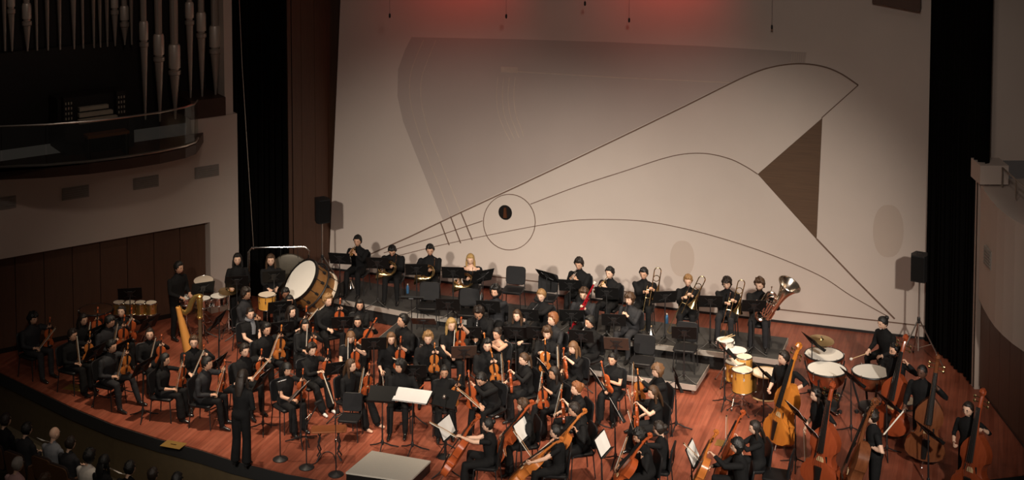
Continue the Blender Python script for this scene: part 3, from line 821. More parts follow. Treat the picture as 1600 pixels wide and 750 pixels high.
def fingers(mb, W0, d, n, side, curl, sc=1.0):
    # four fingers and a thumb, rooted in the palm
    e = np.cross(d, n) if side == 0 else np.cross(n, d)    # thumb side
    K = W0 + d * .078
    for k, (o, l) in enumerate(((.027, .9), (.009, 1.0), (-.009, .94), (-.027, .76))):
        p = K + e * o - n * .002; a = 0.0; pts = [p - d * .02, p]; rad = [.0095, .0095]
        for seg, ln in enumerate((.040, .026, .021)):
            a += curl * (0.75, 0.95, 0.6)[seg]
            p = p + (d * math.cos(a) + n * math.sin(a)) * ln * l; pts.append(p); rad.append((.009, .008, .0065)[seg])
        mb.tube(pts, rad, 5)
    p = W0 + d * .030 + e * .030
    t1 = nrm(e * .75 + d * .65 + n * .25); t2 = nrm(e * .25 + d * .8 + n * .5 * curl)
    mb.tube([W0 + d * .02 + e * .012, p, p + t1 * .034, p + t1 * .034 + t2 * .028], [.013, .012, .010, .008], 5)

def make_person(b, M, sc, skin, hair, hcol, sleeve='long', cloth=0, pants=0, shoe=None, look=(0, 0), wide=False, skirt=False, name_label=None, group=None, bare=False, extra=None, beard=False, glasses=False, scarf=False, seed=0, low=False):
    for s in (0, 1):
        if b.wr[s] is None: default_hand(b, s)
    f = b.f; mb = MB(); S = []                # S: (point, radius, label)
    def seg(P, rad, lab, n=8, ref=None, half=None):
        P = [np.array(p, float) for p in P]
        mb.tube(P, rad, n, ref)
        for i in range(len(P) - 1):
            for k in range(4):
                t = k / 3; r = lambda q: q if np.isscalar(q) else (q[0] + q[1]) / 2
                l = lab if isinstance(lab, str) else lab(i + t)
                S.append((P[i] * (1 - t) + P[i + 1] * t, r(rad[i]) * (1 - t) + r(rad[i + 1]) * t, l))
    up, L = b.up, b.L
    bk = np.cross(up, b.sx) * -1
    tor = [(-.10, .10, .09), (-.04, .165, .125), (.06, .172, .13), (.24, .140 if f else .160, .108 if f else .118), (.45, .150 if f else .170, .12), (.68, .165 if f else .190, .128 if f else .125), (.82, .165 if f else .188, .108), (.90, .135 if f else .15, .098), (.95, .095, .078), (1.0, .064, .06)]
    P = [b.pel + up * (L * t) + bk * (0.015 * math.sin(t * 3)) for t, _, _ in tor]
    kb = 1.08 if f else 1.13
    tor = [(t, a * (kb if .0 < t < .8 else 1.0), q * (1.10 if .0 < t < .9 else 1.0)) for t, a, q in tor]
    mb.tube(P, [(a, c) for _, a, c in tor], 12, ref=b.sx)
    for p, (t, a, c) in zip(P, tor):
        for x in (-.65, 0, .65): S.append((p + b.sx * a * x, c * 0.95, 'skin' if (bare and t > .8) else ('shirt' if t > .02 else 'pants')))
    # neck runs into the head
    hb = b.head + V3(0, .02, -.03)
    seg([b.neck - up * .05, b.neck + up * .03, hb], [.066, .052, .052], lambda t: 'shirt' if t < .5 else 'skin', 8)
    for s in (0, 1):
        leg = [b.hip[s], b.hip[s] * .5 + b.knee[s] * .5, b.knee[s], b.knee[s] * .6 + b.ank[s] * .4, b.ank[s] + V3(0, 0, .01)]
        rr = [.10, .092, .073, .066, .054] if not wide else [.095, .09, .08, .085, .09]
        seg(leg, rr, 'pants', 9)
        a = b.ank[s]; td = nrm(V3((b.ank[s][0]) * .5, -1, 0))
        if b.kind == 'stool': td = nrm(V3(0, -1, -.3))
        seg([a + V3(0, .055, -.045) , a + td * .03 + V3(0, 0, -.035), a + td * .12 + V3(0, 0, -.05), a + td * .19 + V3(0, 0, -.055)], [(.032, .035), (.040, .042), (.044, .032), (.030, .024)], 'shoe', 8, ref=(1, 0, 0))
        if shoe == 'bare':
            pass
        # arm
        E, W0 = b.el[s], b.wr[s]; SH = b.sh[s]
        cut = {'long': 2.0, 'three': 1.45, 'short': .55, 'none': -1}[sleeve]
        arm = [SH, SH * .5 + E * .5, E, E * .5 + W0 * .5, W0]
        k = 1.0 if sleeve == 'long' else .88
        ra = [.060 * k, .062 * k, .054 * k, .048 * k, .035 * k]
        seg(arm, [r * (.9 if f else 1) for r in ra], lambda t: 'shirt' if t / 2 < cut - 0.03 else 'skin', 8)
        d, n = b.hd[s]
        e = np.cross(d, n)
        mb.tube([W0 - d * .01, W0 + d * .03, W0 + d * .085], [(.026, .02), (.036, .017), (.040, .015)], 8, ref=e)
        for k in range(4): S.append((W0 + d * (.03 + .02 * k), .022, 'skin'))
        mb.ball(SH + V3(0, 0, -.01), .050 * (.9 if f else 1), 8, 6)
    if skirt:
        kn = (b.knee[0] + b.knee[1]) / 2; an = (b.ank[0] + b.ank[1]) / 2
        seg([b.pel + V3(0, -.05, -.02), kn + V3(0, .02, -.01), kn * .5 + an * .5 + V3(0, 0, 0), an + V3(0, .02, .02)], [(.19, .10), (.20, .085), (.20, .11), (.22, .13)], 'pants', 12, ref=(1, 0, 0))
    PEOPLE.append(dict(mb=mb, S=S, b=b, M=M, sc=sc, skin=skin, hair=hair, hcol=hcol, cloth=cloth, pants=pants, shoe=shoe, look=look, label=name_label, group=group, beard=beard, glasses=glasses, scarf=scarf, seed=seed, low=low))

LABS = {'skin': 0, 'shirt': 1, 'pants': 2, 'shoe': 3}
def finish_people():
    tmp = []
    for p in PEOPLE:
        me = p['mb'].mesh('tmp', [], False)
        o = link('tmp', me); md = o.modifiers.new('r', 'REMESH'); md.mode = 'VOXEL'; md.voxel_size = 0.021
        sm = o.modifiers.new('s', 'SMOOTH'); sm.factor = 0.5; sm.iterations = 2
        tmp.append(o)
    dg = bpy.context.evaluated_depsgraph_get()
    for p, o in zip(PEOPLE, tmp):
        ev = o.evaluated_get(dg); me = ev.to_mesh()
        n = len(me.vertices); vs = np.empty(n * 3); me.vertices.foreach_get('co', vs); vs = vs.reshape(-1, 3)
        fs = [tuple(q.vertices) for q in me.polygons]
        ev.to_mesh_clear()
        fa = np.array([(q[0], q[1], q[2]) for q in fs]); cen = vs[fa].mean(1)
        SP = np.array([s[0] for s in p['S']]); SR = np.array([s[1] for s in p['S']]); SL = np.array([LABS[s[2]] for s in p['S']])
        dist = np.linalg.norm(cen[:, None] - SP[None], axis=2) - SR[None]
        lab = SL[dist.argmin(1)]
        b = p['b']; out = MB(); out.add(vs, fs); out.m = lab.tolist()
        # head
        HR = HEADROT(p['look'][0], p['look'][1]) * 1.06
        HM = np.eye(4); HM[:3, :3] = HR; HM[:3, 3] = b.head
        out.mi = 0; out.add(HP, HF, HM)
        for s in (-1, 1):
            out.mi = 0; out.ball((s * .078, .006, -.008), (.010, .022, .032), 7, 5, HM)
            out.mi = 4; out.ball((s * .031, -.078, .004), (.012, .006, .0065), 6, 4, HM)
            out.mi = 6; out.box((s * .031, -.090, .026), (.032, .008, .0055), 0, HM)
        out.mi = 5; out.ball((0, -.097, -.060), (.022, .008, .008), 6, 4, HM)
        out.mi = 0
        for s in (0, 1):
            d, n = b.hd[s]; fingers(out, b.wr[s], d, n, s, b.curl[s])
        V = np.concatenate(out.v) * p['sc']; out.v = [V]
        hm = HAIR[p['hcol']]
        me2 = out.mesh('person', [SKIN[p['skin']], CLOTH[p['cloth']], CLOTH[p['pants']], SHOEW if p['shoe'] == 'white' else (SKIN[p['skin']] if p['shoe'] == 'bare' else SHOE), EYE, LIP, hm], True, sharp=None)
        po = link('person', me2); po.matrix_world = Matrix([list(r) for r in p['M']])
        tag(po, p['label'], 'person', p['group'])
        SM = np.eye(4) * p['sc']; SM[3, 3] = 1
        if p['hair'] != 'bald':
            hb = hair_shell(p['hair'], p['seed']); hv = np.concatenate(hb.v) @ HR.T + b.head; hb.v = [hv * p['sc']]
            part('hair', hb, hm, po)
        if p['beard']:
            wv = sstep(-0.035, -0.055, HP[:, 2]) * sstep(0.05, 0.4, -HD[:, 1])
            q = MB(); q.add((HP + HD * (-.006 + .018 * wv)[:, None]) @ HR.T + b.head, HF); q.v = [np.concatenate(q.v) * p['sc']]
            part('beard', q, hm, po)
        if p['glasses']:
            q = MB()
            for s in (-1, 1):
                t = mat4((s * .031, -.100, .004), rx=R(90)); q.torus(.019, .0025, 10, 4, HM @ t)
                q.tube([(s * .05, -.098, .004), (s * .078, -.01, .006)], .002, 4, M=HM)
            q.v = [np.concatenate(q.v) * p['sc']]; part('glasses', q, M_BLACK, po)
        if p['scarf']:
            q = MB(); c = b.neck + V3(0, 0, .02)
            q.torus(.075, .035, 14, 7, mat4(c)); q.tube([c + V3(.03, -.07, -.02), c + V3(.04, -.13, -.15), c + V3(.02, -.16, -.30)], [(.05, .02), (.05, .02), (.04, .015)], 8, ref=(1, 0, 0))
            q.v = [np.concatenate(q.v) * p['sc']]; part('scarf', q, SCARF, po)
    for o in tmp:
        me = o.data; bpy.data.objects.remove(o); bpy.data.meshes.remove(me)
# ================================================================== INSTRUMENTS AND FURNITURE (prototypes: part meshes shared by the copies)
OUT_V = [(0, 0), (.006, .10), (.04, .20), (.10, .268), (.19, .292), (.28, .270), (.34, .225), (.375, .232), (.40, .185), (.46, .158), (.53, .160), (.59, .188), (.62, .218), (.66, .212), (.74, .232), (.83, .228), (.91, .190), (.965, .115), (.99, .05), (1.0, 0)]
OUT_B = [(0, 0), (.006, .10), (.04, .21), (.10, .285), (.19, .310), (.28, .288), (.34, .240), (.375, .245), (.40, .195), (.46, .165), (.53, .162), (.59, .185), (.62, .212), (.66, .215), (.74, .218), (.82, .190), (.90, .130), (.96, .075), (.99, .045), (1.0, 0)]
def viol_meshes(L, kind, varn):
    out = OUT_B if kind == 'bass' else OUT_V
    th = L * (.10 if kind == 'violin' else (.155 if kind == 'cello' else .17))
    pts = [(w * L, z * L) for z, w in out]; ring = pts + [(-w, z) for w, z in pts[-2:0:-1]]
    n = len(ring); vs = []; fs = []
    for (k, y) in ((1.04, 0.0), (.93, -.012), (.62, -.035), (.2, -.045)):
        vs += [(x * k, y * L * .8 - th / 2, L * .5 + (z - L * .5) * (k if k < 1 else 1.01)) for x, z in ring]
    for (k, y) in ((1.04, 0.0), (.93, .010), (.62, .030), (.2, .038)):
        vs += [(x * k, y * L * .8 + th / 2, L * .5 + (z - L * .5) * (k if k < 1 else 1.01)) for x, z in ring]
    for a in (0, 4):
        for i in range(3):
            for j in range(n):
                p, q = (a + i) * n + j, (a + i) * n + (j + 1) % n
                fs.append((p, q, q + n, p + n) if a else (q, p, p + n, q + n))
        c = (a + 3) * n; fs.append(tuple(range(c, c + n)) if a else tuple(range(c + n - 1, c - 1, -1)))
    for j in range(n):
        p, q = j, (j + 1) % n
        fs.append((p, q, q + 4 * n, p + 4 * n))
    body = MB(); body.add(vs, fs)
    nl = L * (.42 if kind == 'violin' else (.40 if kind == 'cello' else .42))
    yf = -th / 2 - L * .02
    neck = MB(); neck.tube([(0, yf + L * .03, L * .93), (0, yf + L * .01, L + nl * .5), (0, yf + L * .015, L + nl)], [(L * .045, L * .04), (L * .035, L * .03), (L * .033, L * .032)], 8, ref=(1, 0, 0))
    pb = L + nl; sl = L * .27
    neck.tube([(0, yf + L * .015, pb - L * .02), (0, yf + L * .035, pb + sl * .45), (0, yf + L * .06, pb + sl * .7)], [(L * .037, L * .04), (L * .033, L * .033), (L * .03, L * .03)], 8, ref=(1, 0, 0))
    scroll = MB(); P = []
    for i in range(14):
        a = i / 13 * 3.6 * math.pi; r_ = L * .062 * (1 - i / 15)
        P.append((0, yf + L * .045 - r_ * math.cos(a) , pb + sl * .82 + r_ * math.sin(a)))
    scroll.tube(P, [(L * .035, L * .02)] * 14, 6, ref=(1, 0, 0))
    fb = MB(); fb.tube([(0, yf - L * .075, L * .60), (0, yf - L * .02, pb)], [(L * .06, L * .012), (L * .036, L * .010)], 8, ref=(1, 0, 0))
    br = MB(); br.prism([(-L * .06, L * .0), (L * .06, 0), (L * .055, L * .04), (L * .03, L * .075), (-L * .03, L * .075), (-L * .055, L * .04)], -L * .008, L * .008, mat4((0, yf - L * .015, L * .44), rx=R(90)))
    tp = MB(); tp.tube([(0, yf - L * .02, L * .04), (0, yf - L * .055, L * .36)], [(L * .035, L * .012), (L * .065, L * .012)], 8, ref=(1, 0, 0))
    st = MB()
    for i in range(4):
        x = (i - 1.5) * L * .024
        st.tube([(x * 1.2, yf - L * .06, L * .34), (x * 1.3, yf - L * .095, L * .44), (x * .75, yf - L * .04, pb)], L * .0035, 4)
    fhs = []
    for s in (-1, 1):
        fh = MB(); fh.tube([(s * L * .085, yf - L * .008, L * .54), (s * L * .105, yf - L * .006, L * .45), (s * L * .14, yf - L * .002, L * .36)], [(L * .02, L * .006), (L * .010, L * .006), (L * .02, L * .006)], 6, ref=(1, 0, 0)); fhs.append(('sound_hole', fh.mesh('sound_hole', M_EBONY)))
    ps = [('body', body.mesh('body', varn)), ('neck', neck.mesh('neck', varn)), ('scroll', scroll.mesh('scroll', varn)), ('fingerboard', fb.mesh('fingerboard', M_EBONY), 'black fingerboard'), ('bridge', br.mesh('bridge', M_BRIDGE), 'pale bridge'), ('tailpiece', tp.mesh('tailpiece', M_EBONY)), ('strings', st.mesh('strings', M_SILVER))] + fhs
    for i in range(4):
        s = -1 if i % 2 else 1; pg = MB(); z = pb + sl * (.12 + .13 * i)
        pg.tube([(-s * L * .03, yf + L * .03, z), (s * L * .10, yf + L * .03, z)], L * .008, 5); pg.ball((s * L * .115, yf + L * .03, z), (L * .025, L * .012, L * .028), 6, 4)
        ps.append(('peg', pg.mesh('peg', M_BRASS if kind == 'bass' else M_EBONY)))
    if kind == 'violin':
        cr = MB(); cr.ball((L * .12, yf - L * .03, L * .04), (L * .14, L * .03, L * .09), 8, 5); ps.append(('chin_rest', cr.mesh('chin_rest', M_EBONY)))
    else:
        ep = MB(); e = .30 if kind == 'cello' else .16
        ep.tube([(0, 0, .02), (0, 0, -e)], .008, 6); ep.ball((0, 0, -e + .01), .014, 6, 4); ps.append(('endpin', ep.mesh('endpin', M_CHROME), 'metal endpin'))
    return ps
VIOLIN = {v.name: viol_meshes(.37, 'violin', v) for v in (M_VAR1, M_VAR2, M_VAR4)}
VIOLA = {v.name: viol_meshes(.42, 'violin', v) for v in (M_VAR1, M_VAR2)}
CELLO = {v.name: viol_meshes(.755, 'cello', v) for v in (M_VAR1, M_VAR2, M_VAR3)}
BASS = {v.name: viol_meshes(1.10, 'bass', v) for v in (M_VAR3, M_VAR5, M_VAR4)}
def bow_meshes(L=.72, k=1.0):
    s = MB(); s.tube([(0, -.004, 0), (0, .006, L * .3), (0, .010, L * .6), (0, -.004, L * .97)], [.0075 * k, .007 * k, .0065 * k, .0055 * k], 6)
    h = MB(); h.box((0, -.024, L * .49), (.016 * k, .006, L * .90))
    f = MB(); f.box((0, -.014, .045), (.013, .026, .05)); f.box((0, -.014, L * .955), (.009, .024, .02))
    return [('stick', s.mesh('stick', M_BOWST)), ('bow_hair', h.mesh('bow_hair', M_BOWH), 'white bow hair'), ('frog', f.mesh('frog', M_EBONY))]
BOW, BASSBOW = bow_meshes(), bow_meshes(.66, 1.5)

def chair_meshes():
    seat = MB(); seat.rbox((0, 0, .445), (.47, .45, .05), .06)
    back = MB(); back.rbox((0, 0, 0), (.45, .40, .035), .07, mat4((0, .235, .70), rx=R(80)))
    fr = MB()
    for s in (-1, 1):
        fr.tube([(s * .20, .19, .415), (s * .205, .225, .47), (s * .205, .262, .85)], .011, 6)
        fr.tube([(s * .20, -.19, .415), (s * .20, .19, .415)], .011, 6)
    fr.tube([(-.2, -.19, .415), (.2, -.19, .415)], .011, 6); fr.tube([(-.2, .19, .415), (.2, .19, .415)], .011, 6)
    ps = [('seat', seat.mesh('seat', M_PAD)), ('backrest', back.mesh('backrest', M_PAD)), ('frame', fr.mesh('frame', M_BLACK))]
    for x, y in ((-1, -1), (1, -1), (1, 1), (-1, 1)):
        l = MB(); l.tube([(x * .20, y * .19, .42), (x * .225, y * .225, .0)], .011, 6); ps.append(('leg', l.mesh('leg', M_BLACK)))
    return ps
CHAIR = chair_meshes()
CHAIR_TOP = None
NCH = 0
def chair(pos, yaw, label):
    return inst('orchestra_chair', CHAIR, label, 'chair', 'black padded orchestra chairs', mat4(pos, yaw))

STANDC = {}
def stand(px, py, yaw, z=0.0, label='', tilt=62, h=1.0, brown=False, sheet=None, dw=.50):
    # pixel of the desk centre, yaw = way the desk surface looks (0 = away from camera)
    key = (round(tilt), round(h, 2), brown, dw)
    if key not in STANDC:
        M = mat4((0, 0, h), rx=R(tilt))                      # desk plane local XY, top edge at +Y tilting away from the player
        dm = M_DESKB if brown else M_DESK
        # player stands on +Y side; desk surface looks to +Y and up
        M = mat4((0, 0, h), rz=math.pi) @ mat4(rx=R(tilt))
        d = MB(); d.box((0, 0, 0), (dw, .34, .008), 0, M)
        lip = MB(); lip.box((0, -.17, .03 if dw < .6 else .01), (dw, .008, .06 if dw < .6 else .02), 0, M)
        bk = MB(); bk.box((0, 0, -.015), (.10, .16, .02), 0, M); bk.tube([(-.12, -.10, -.008), (0, 0, -.025), (.12, .10, -.008)], .008, 5, M=M); bk.tube([(.12, -.10, -.008), (0, 0, -.025), (-.12, .10, -.008)], .008, 5, M=M)
        po = MB(); po.tube([(0, -.02, h - .02), (0, -.01, h * .55)], .011, 6); po.tube([(0, -.01, h * .6), (0, 0, .12)], .016, 6)
        hub = MB(); hub.lathe([(.02, .10), (.03, .12), (.03, .17), (.018, .20)], 8)
        STANDC[key] = [('desk', d.mesh('desk', dm)), ('lip', lip.mesh('lip', dm)), ('bracket', bk.mesh('bracket', M_BLACK)), ('pole', po.mesh('pole', M_BLACK)), ('hub', hub.mesh('hub', M_BLACK))]
        for k in range(3):
            a = R(90 + 120 * k); l = MB(); l.tube([(.02 * math.cos(a), .02 * math.sin(a), .14), (.17 * math.cos(a), .17 * math.sin(a), .06), (.31 * math.cos(a), .31 * math.sin(a), .012)], [(.012, .012), (.011, .014), (.010, .010)], 6)
            STANDC[key].append(('leg', l.mesh('leg', M_BLACK)))
    p = at(px, py, z + h); p[2] = z
    if not label: label = 'music stand'
    inst('music_stand', STANDC[key], label, 'music stand', 'black music stands', mat4(p, yaw))
    if sheet:
        M = mat4(p, yaw) @ mat4((0, 0, h), rz=math.pi) @ mat4(rx=R(tilt)) @ mat4((0, 0, .008))
        paper(M, sheet)
    return p
def paper(M, label, w=.44, hgt=.30):
    r_ = root('sheet_music', label, 'sheet music', 'open white sheet music', M)
    for s in (-1, 1):
        mb = MB(); mb.add([(0, -hgt / 2, .004), (s * w / 4, -hgt / 2, .007), (s * w / 2, -hgt / 2, .004), (0, hgt / 2, .004), (s * w / 4, hgt / 2, .007), (s * w / 2, hgt / 2, .004),
                           (0, -hgt / 2, .001), (s * w / 4, -hgt / 2, .003), (s * w / 2, -hgt / 2, .001), (0, hgt / 2, .001), (s * w / 4, hgt / 2, .003), (s * w / 2, hgt / 2, .001)],
                          [(0, 1, 4, 3), (1, 2, 5, 4), (6, 9, 10, 7), (7, 10, 11, 8), (0, 6, 7, 1), (1, 7, 8, 2), (3, 4, 10, 9), (4, 5, 11, 10), (2, 8, 11, 5), (0, 3, 9, 6)])
        pg = part('page', mb, M_PAPER, r_, False)
    return r_

# ---- drums and percussion
def drum(name, pos, r_, depth, shell, head, label, cat='drum', rx=0, ry=0, rz=0, legs=None, lugs=8, hoop=None, group=None, z0=None):
    # pos = centre of the top head
    M = mat4(pos, rz, R(rx), R(ry)); hoop = hoop or M_CHROME
    ro = root(name, label, cat, group, M)
    mb = MB(); mb.lathe([(r_ * .97, -depth), (r_ * .985, -depth * .5), (r_ * .97, -.004)], 24, cap=True); part('shell', mb, shell, ro)
    for z in (-.004, -depth):
        mb = MB(); mb.torus(r_ * 1.0, .012 if r_ < .25 else .018, 24, 6, mat4((0, 0, z))); part('hoop', mb, hoop, ro)
    for z, s in ((.0, 1), (-depth - .004, -1)):
        mb = MB(); mb.lathe([(r_ * .98, z - .002), (r_ * .97, z + .003 * s)], 24); part('drum_head', mb, head, ro)
    for k in range(lugs):
        a = 2 * math.pi * k / lugs; mb = MB()
        mb.tube([(r_ * 1.02 * math.cos(a), r_ * 1.02 * math.sin(a), -.02), (r_ * 1.02 * math.cos(a), r_ * 1.02 * math.sin(a), -min(depth * .45, .16))], .006, 5)
        mb.box((r_ * 1.0 * math.cos(a), r_ * 1.0 * math.sin(a), -min(depth * .4, .13)), (.025, .025, .05), a); part('lug', mb, M_CHROME, ro)
    return ro
def tripod(name, pos, h, label, spread=.28, mat=None, group='chrome percussion stands'):
    mat = mat or M_CHROME
    ro = root(name, label, 'stand', group, mat4(pos, rng.uniform(0, 2)))
    mb = MB(); mb.tube([(0, 0, .12), (0, 0, h)], .012, 6); part('pole', mb, mat, ro)
    mb = MB(); mb.lathe([(.018, h * .5), (.024, h * .5 + .02), (.024, h * .5 + .05), (.018, h * .5 + .07)], 8); part('collar', mb, mat, ro)
    for k in range(3):
        a = 2 * math.pi * k / 3; mb = MB(); ca, sa = math.cos(a), math.sin(a)
        mb.tube([(.012 * ca, .012 * sa, min(h * .55, .38)), (spread * ca, spread * sa, .015)], .009, 5)
        mb.tube([(.012 * ca, .012 * sa, .15), (spread * .55 * ca, spread * .55 * sa, min(h * .55, .38) * .46)], .006, 5)
        l = part('leg', mb, mat, ro); mb = MB(); mb.ball((spread * ca, spread * sa, .016), .018, 6, 4); part('rubber_foot', mb, M_BLACK, l)
    return ro
def timpani(px, py, r_, label, rz=0, hm=None):
    z = .82; p = at(px, py, z); ro = root('timpani', label, 'drum', 'copper timpani', mat4((p[0], p[1], 0), rz))
    mb = MB(); mb.lathe([(r_ * .18, z - r_ * 1.05), (r_ * .55, z - r_ * .93), (r_ * .85, z - r_ * .62), (r_ * .97, z - r_ * .25), (r_ * .98, z - .02)], 26); part('bowl', mb, M_COPPER, ro)
    mb = MB(); mb.torus(r_, .018, 28, 6, mat4((0, 0, z - .012))); part('hoop', mb, M_BLACK, ro)
    mb = MB(); mb.lathe([(r_ * .985, z - .006), (r_ * .97, z)], 28); part('drum_head', mb, hm or M_SKINW, ro)
    for k in range(6):
        a = 2 * math.pi * k / 6 + .3; ca, sa = math.cos(a), math.sin(a); mb = MB()
        mb.tube([(r_ * 1.02 * ca, r_ * 1.02 * sa, z), (r_ * 1.02 * ca, r_ * 1.02 * sa, z - .14)], .008, 5); mb.box((r_ * 1.02 * ca, r_ * 1.02 * sa, z + .012), (.03, .012, .02), a); part('tuning_rod', mb, M_CHROME, ro)
    for k in range(4):
        a = 2 * math.pi * k / 4 + .6; ca, sa = math.cos(a), math.sin(a); mb = MB()
        mb.tube([(r_ * 1.03 * ca, r_ * 1.03 * sa, z - .10), (r_ * .98 * ca, r_ * .98 * sa, z - r_ * .6), (r_ * .62 * ca, r_ * .62 * sa, .16)], [(.022, .014)] * 3, 6); l = part('strut', mb, M_BLACK, ro)
        mb = MB(); mb.lathe([(.035, 0), (.04, .03), (.035, .06)], 10, mat4((r_ * .75 * ca, r_ * .75 * sa, 0.0), 0)); part('caster', mb, M_BLACK, l)
    mb = MB(); mb.lathe([(r_ * .6, .06), (r_ * .68, .09), (r_ * .66, .15), (r_ * .25, .19)], 16); part('base', mb, M_BLACK, ro)
    mb = MB(); mb.rbox((0, -r_ * .85, .08), (.09, .24, .03), .02); part('pedal', mb, M_CHROME, ro)
    return p
def cymbal(pos, r_, label, M=None):
    ro = root('cymbal', label, 'cymbal', None, mat4(pos, 0, R(5), R(3)))
    mb = MB(); mb.lathe([(r_, -.012), (r_ * .6, .004), (r_ * .2, .018), (r_ * .17, .035), (.012, .05), (.006, .046), (r_ * .2, .012), (r_ * .6, .0)], 28); part('plate', mb, M_BRASS, ro)
    mb = MB(); mb.lathe([(.010, .045), (.016, .055), (.012, .075)], 8); part('wing_nut', mb, M_CHROME, ro)
    return ro
def flare(mb, P, r0, r1, n=14, M=None, pw=3.0):
    k = len(P); mb.tube(P, [r0 + (r1 - r0) * (i / (k - 1)) ** pw for i in range(k)], n, M=M, cap=False)
def lerp_pts(a, b, k=8):
    a, b = np.array(a, float), np.array(b, float); return [a + (b - a) * i / (k - 1) for i in range(k)]
def arc(c, r_, a0, a1, k, ax='xz'):
    out = []
    for i in range(k):
        a = R(a0 + (a1 - a0) * i / (k - 1)); u, v = r_ * math.cos(a), r_ * math.sin(a)
        out.append((c[0] + u, c[1], c[2] + v) if ax == 'xz' else ((c[0], c[1] + u, c[2] + v) if ax == 'yz' else (c[0] + u, c[1] + v, c[2])))
    return out
def trumpet_meshes(mat):
    # mouthpiece at origin, bell along -Y
    t = MB(); t.tube([(0, 0, 0), (0, -.02, 0), (0, -.36, 0)] , [.011, .006, .006], 8)
    t.tube([(0, -.36, 0)] + arc((0, -.36, -.035), .035, 90, 270, 7, 'yz')[::1] + [(0, -.14, -.07)], .006, 6)
    b = MB(); flare(b, lerp_pts((.03, -.14, 0), (.03, -.50, 0), 12), .007, .062, 14, pw=4.5); b.tube([(.03, -.14, 0)] + arc((.03, -.14, -.035), .035, 90, -90, 7, 'yz') + [(.03, -.34, -.07)], .006, 6)
    ps = [('lead_pipe', t.mesh('lead_pipe', mat)), ('bell', b.mesh('bell', mat))]
    for k in range(3):
        v = MB(); v.lathe([(.009, -.12), (.010, -.11), (.010, .03), (.004, .035), (.004, .055), (.008, .056), (.008, .06)], 8, mat4((.015, -.18 - .035 * k, 0))); ps.append(('valve', v.mesh('valve', mat)))
    return ps
TRUMPET = trumpet_meshes(M_BRASS); TRUMPETS = trumpet_meshes(M_SILVER)
def horn_meshes():
    # coil in the XZ plane round the origin, bell to -X and down
    a = MB()
    for r_, o in ((.15, 0), (.135, .018), (.115, -.015)): a.torus(r_, .010, 24, 6, mat4((0, o, 0), rx=R(90)))
    b = MB(); flare(b, [np.array(p) for p in arc((0, .02, .0), .15, 30, -60, 5)] + [np.array((-.02, .03, -.17)), np.array((-.12, .04, -.19)), np.array((-.20, .05, -.20)), np.array((-.25, .055, -.20))], .012, .15, 18, pw=3.2)
    l = MB(); l.tube([(.11, 0, .09), (.13, -.03, .20), (.12, -.06, .30)], .006, 6); l.lathe([(.006, 0), (.012, .03)], 8, mat4((.12, -.06, .295)))
    v = MB()
    for k in range(3): v.lathe([(.02, -.02), (.022, 0), (.02, .02)], 10, mat4((-.05 + .05 * k, -.02, .02), rx=R(90)))
    return [('coil', a.mesh('coil', M_BRASS)), ('bell', b.mesh('bell', M_BRASS)), ('lead_pipe', l.mesh('lead_pipe', M_BRASS)), ('valves', v.mesh('valves', M_SILVER))]
HORN = horn_meshes()
def trombone_meshes():
    # long axis Z: slide hangs to -Z, tuning crook on top
    s = MB()
    for x in (-.045, .045): s.tube([(x, 0, .10), (x, 0, -.78)], .008, 6)
    s.tube(arc((0, 0, -.78), .045, 180, 360, 8), .008, 6); s.tube([(-.045, 0, .02), (.045, 0, .02)], .007, 6); s.tube([(-.045, 0, -.15), (.045, 0, -.15)], .007, 6)
    b = MB(); b.tube([(.045, 0, .10), (.045, .02, .42)] + [(p[0], .02, p[2]) for p in arc((.11, 0, .42), .065, 180, 0, 9)] + [(.175, .02, .38)], .010, 8)
    flare(b, lerp_pts((.175, .02, .40), (.175, .02, -.16), 12), .010, .105, 18, pw=4.0)
    m = MB(); m.lathe([(.013, .20), (.006, .14), (.007, .10)], 8, mat4((-.045, 0, 0)))
    f = MB(); f.torus(.06, .008, 16, 6, mat4((.11, .03, .26), rx=R(90), sc=1)); f.tube([(.05, .03, .14), (.05, .03, .36)], .009, 6)
    return [('slide', s.mesh('slide', M_BRASS)), ('bell', b.mesh('bell', M_BRASS)), ('mouthpiece', m.mesh('mouthpiece', M_SILVER)), ('trigger_tubing', f.mesh('trigger_tubing', M_BRASS))]
TROMBONE = trombone_meshes()
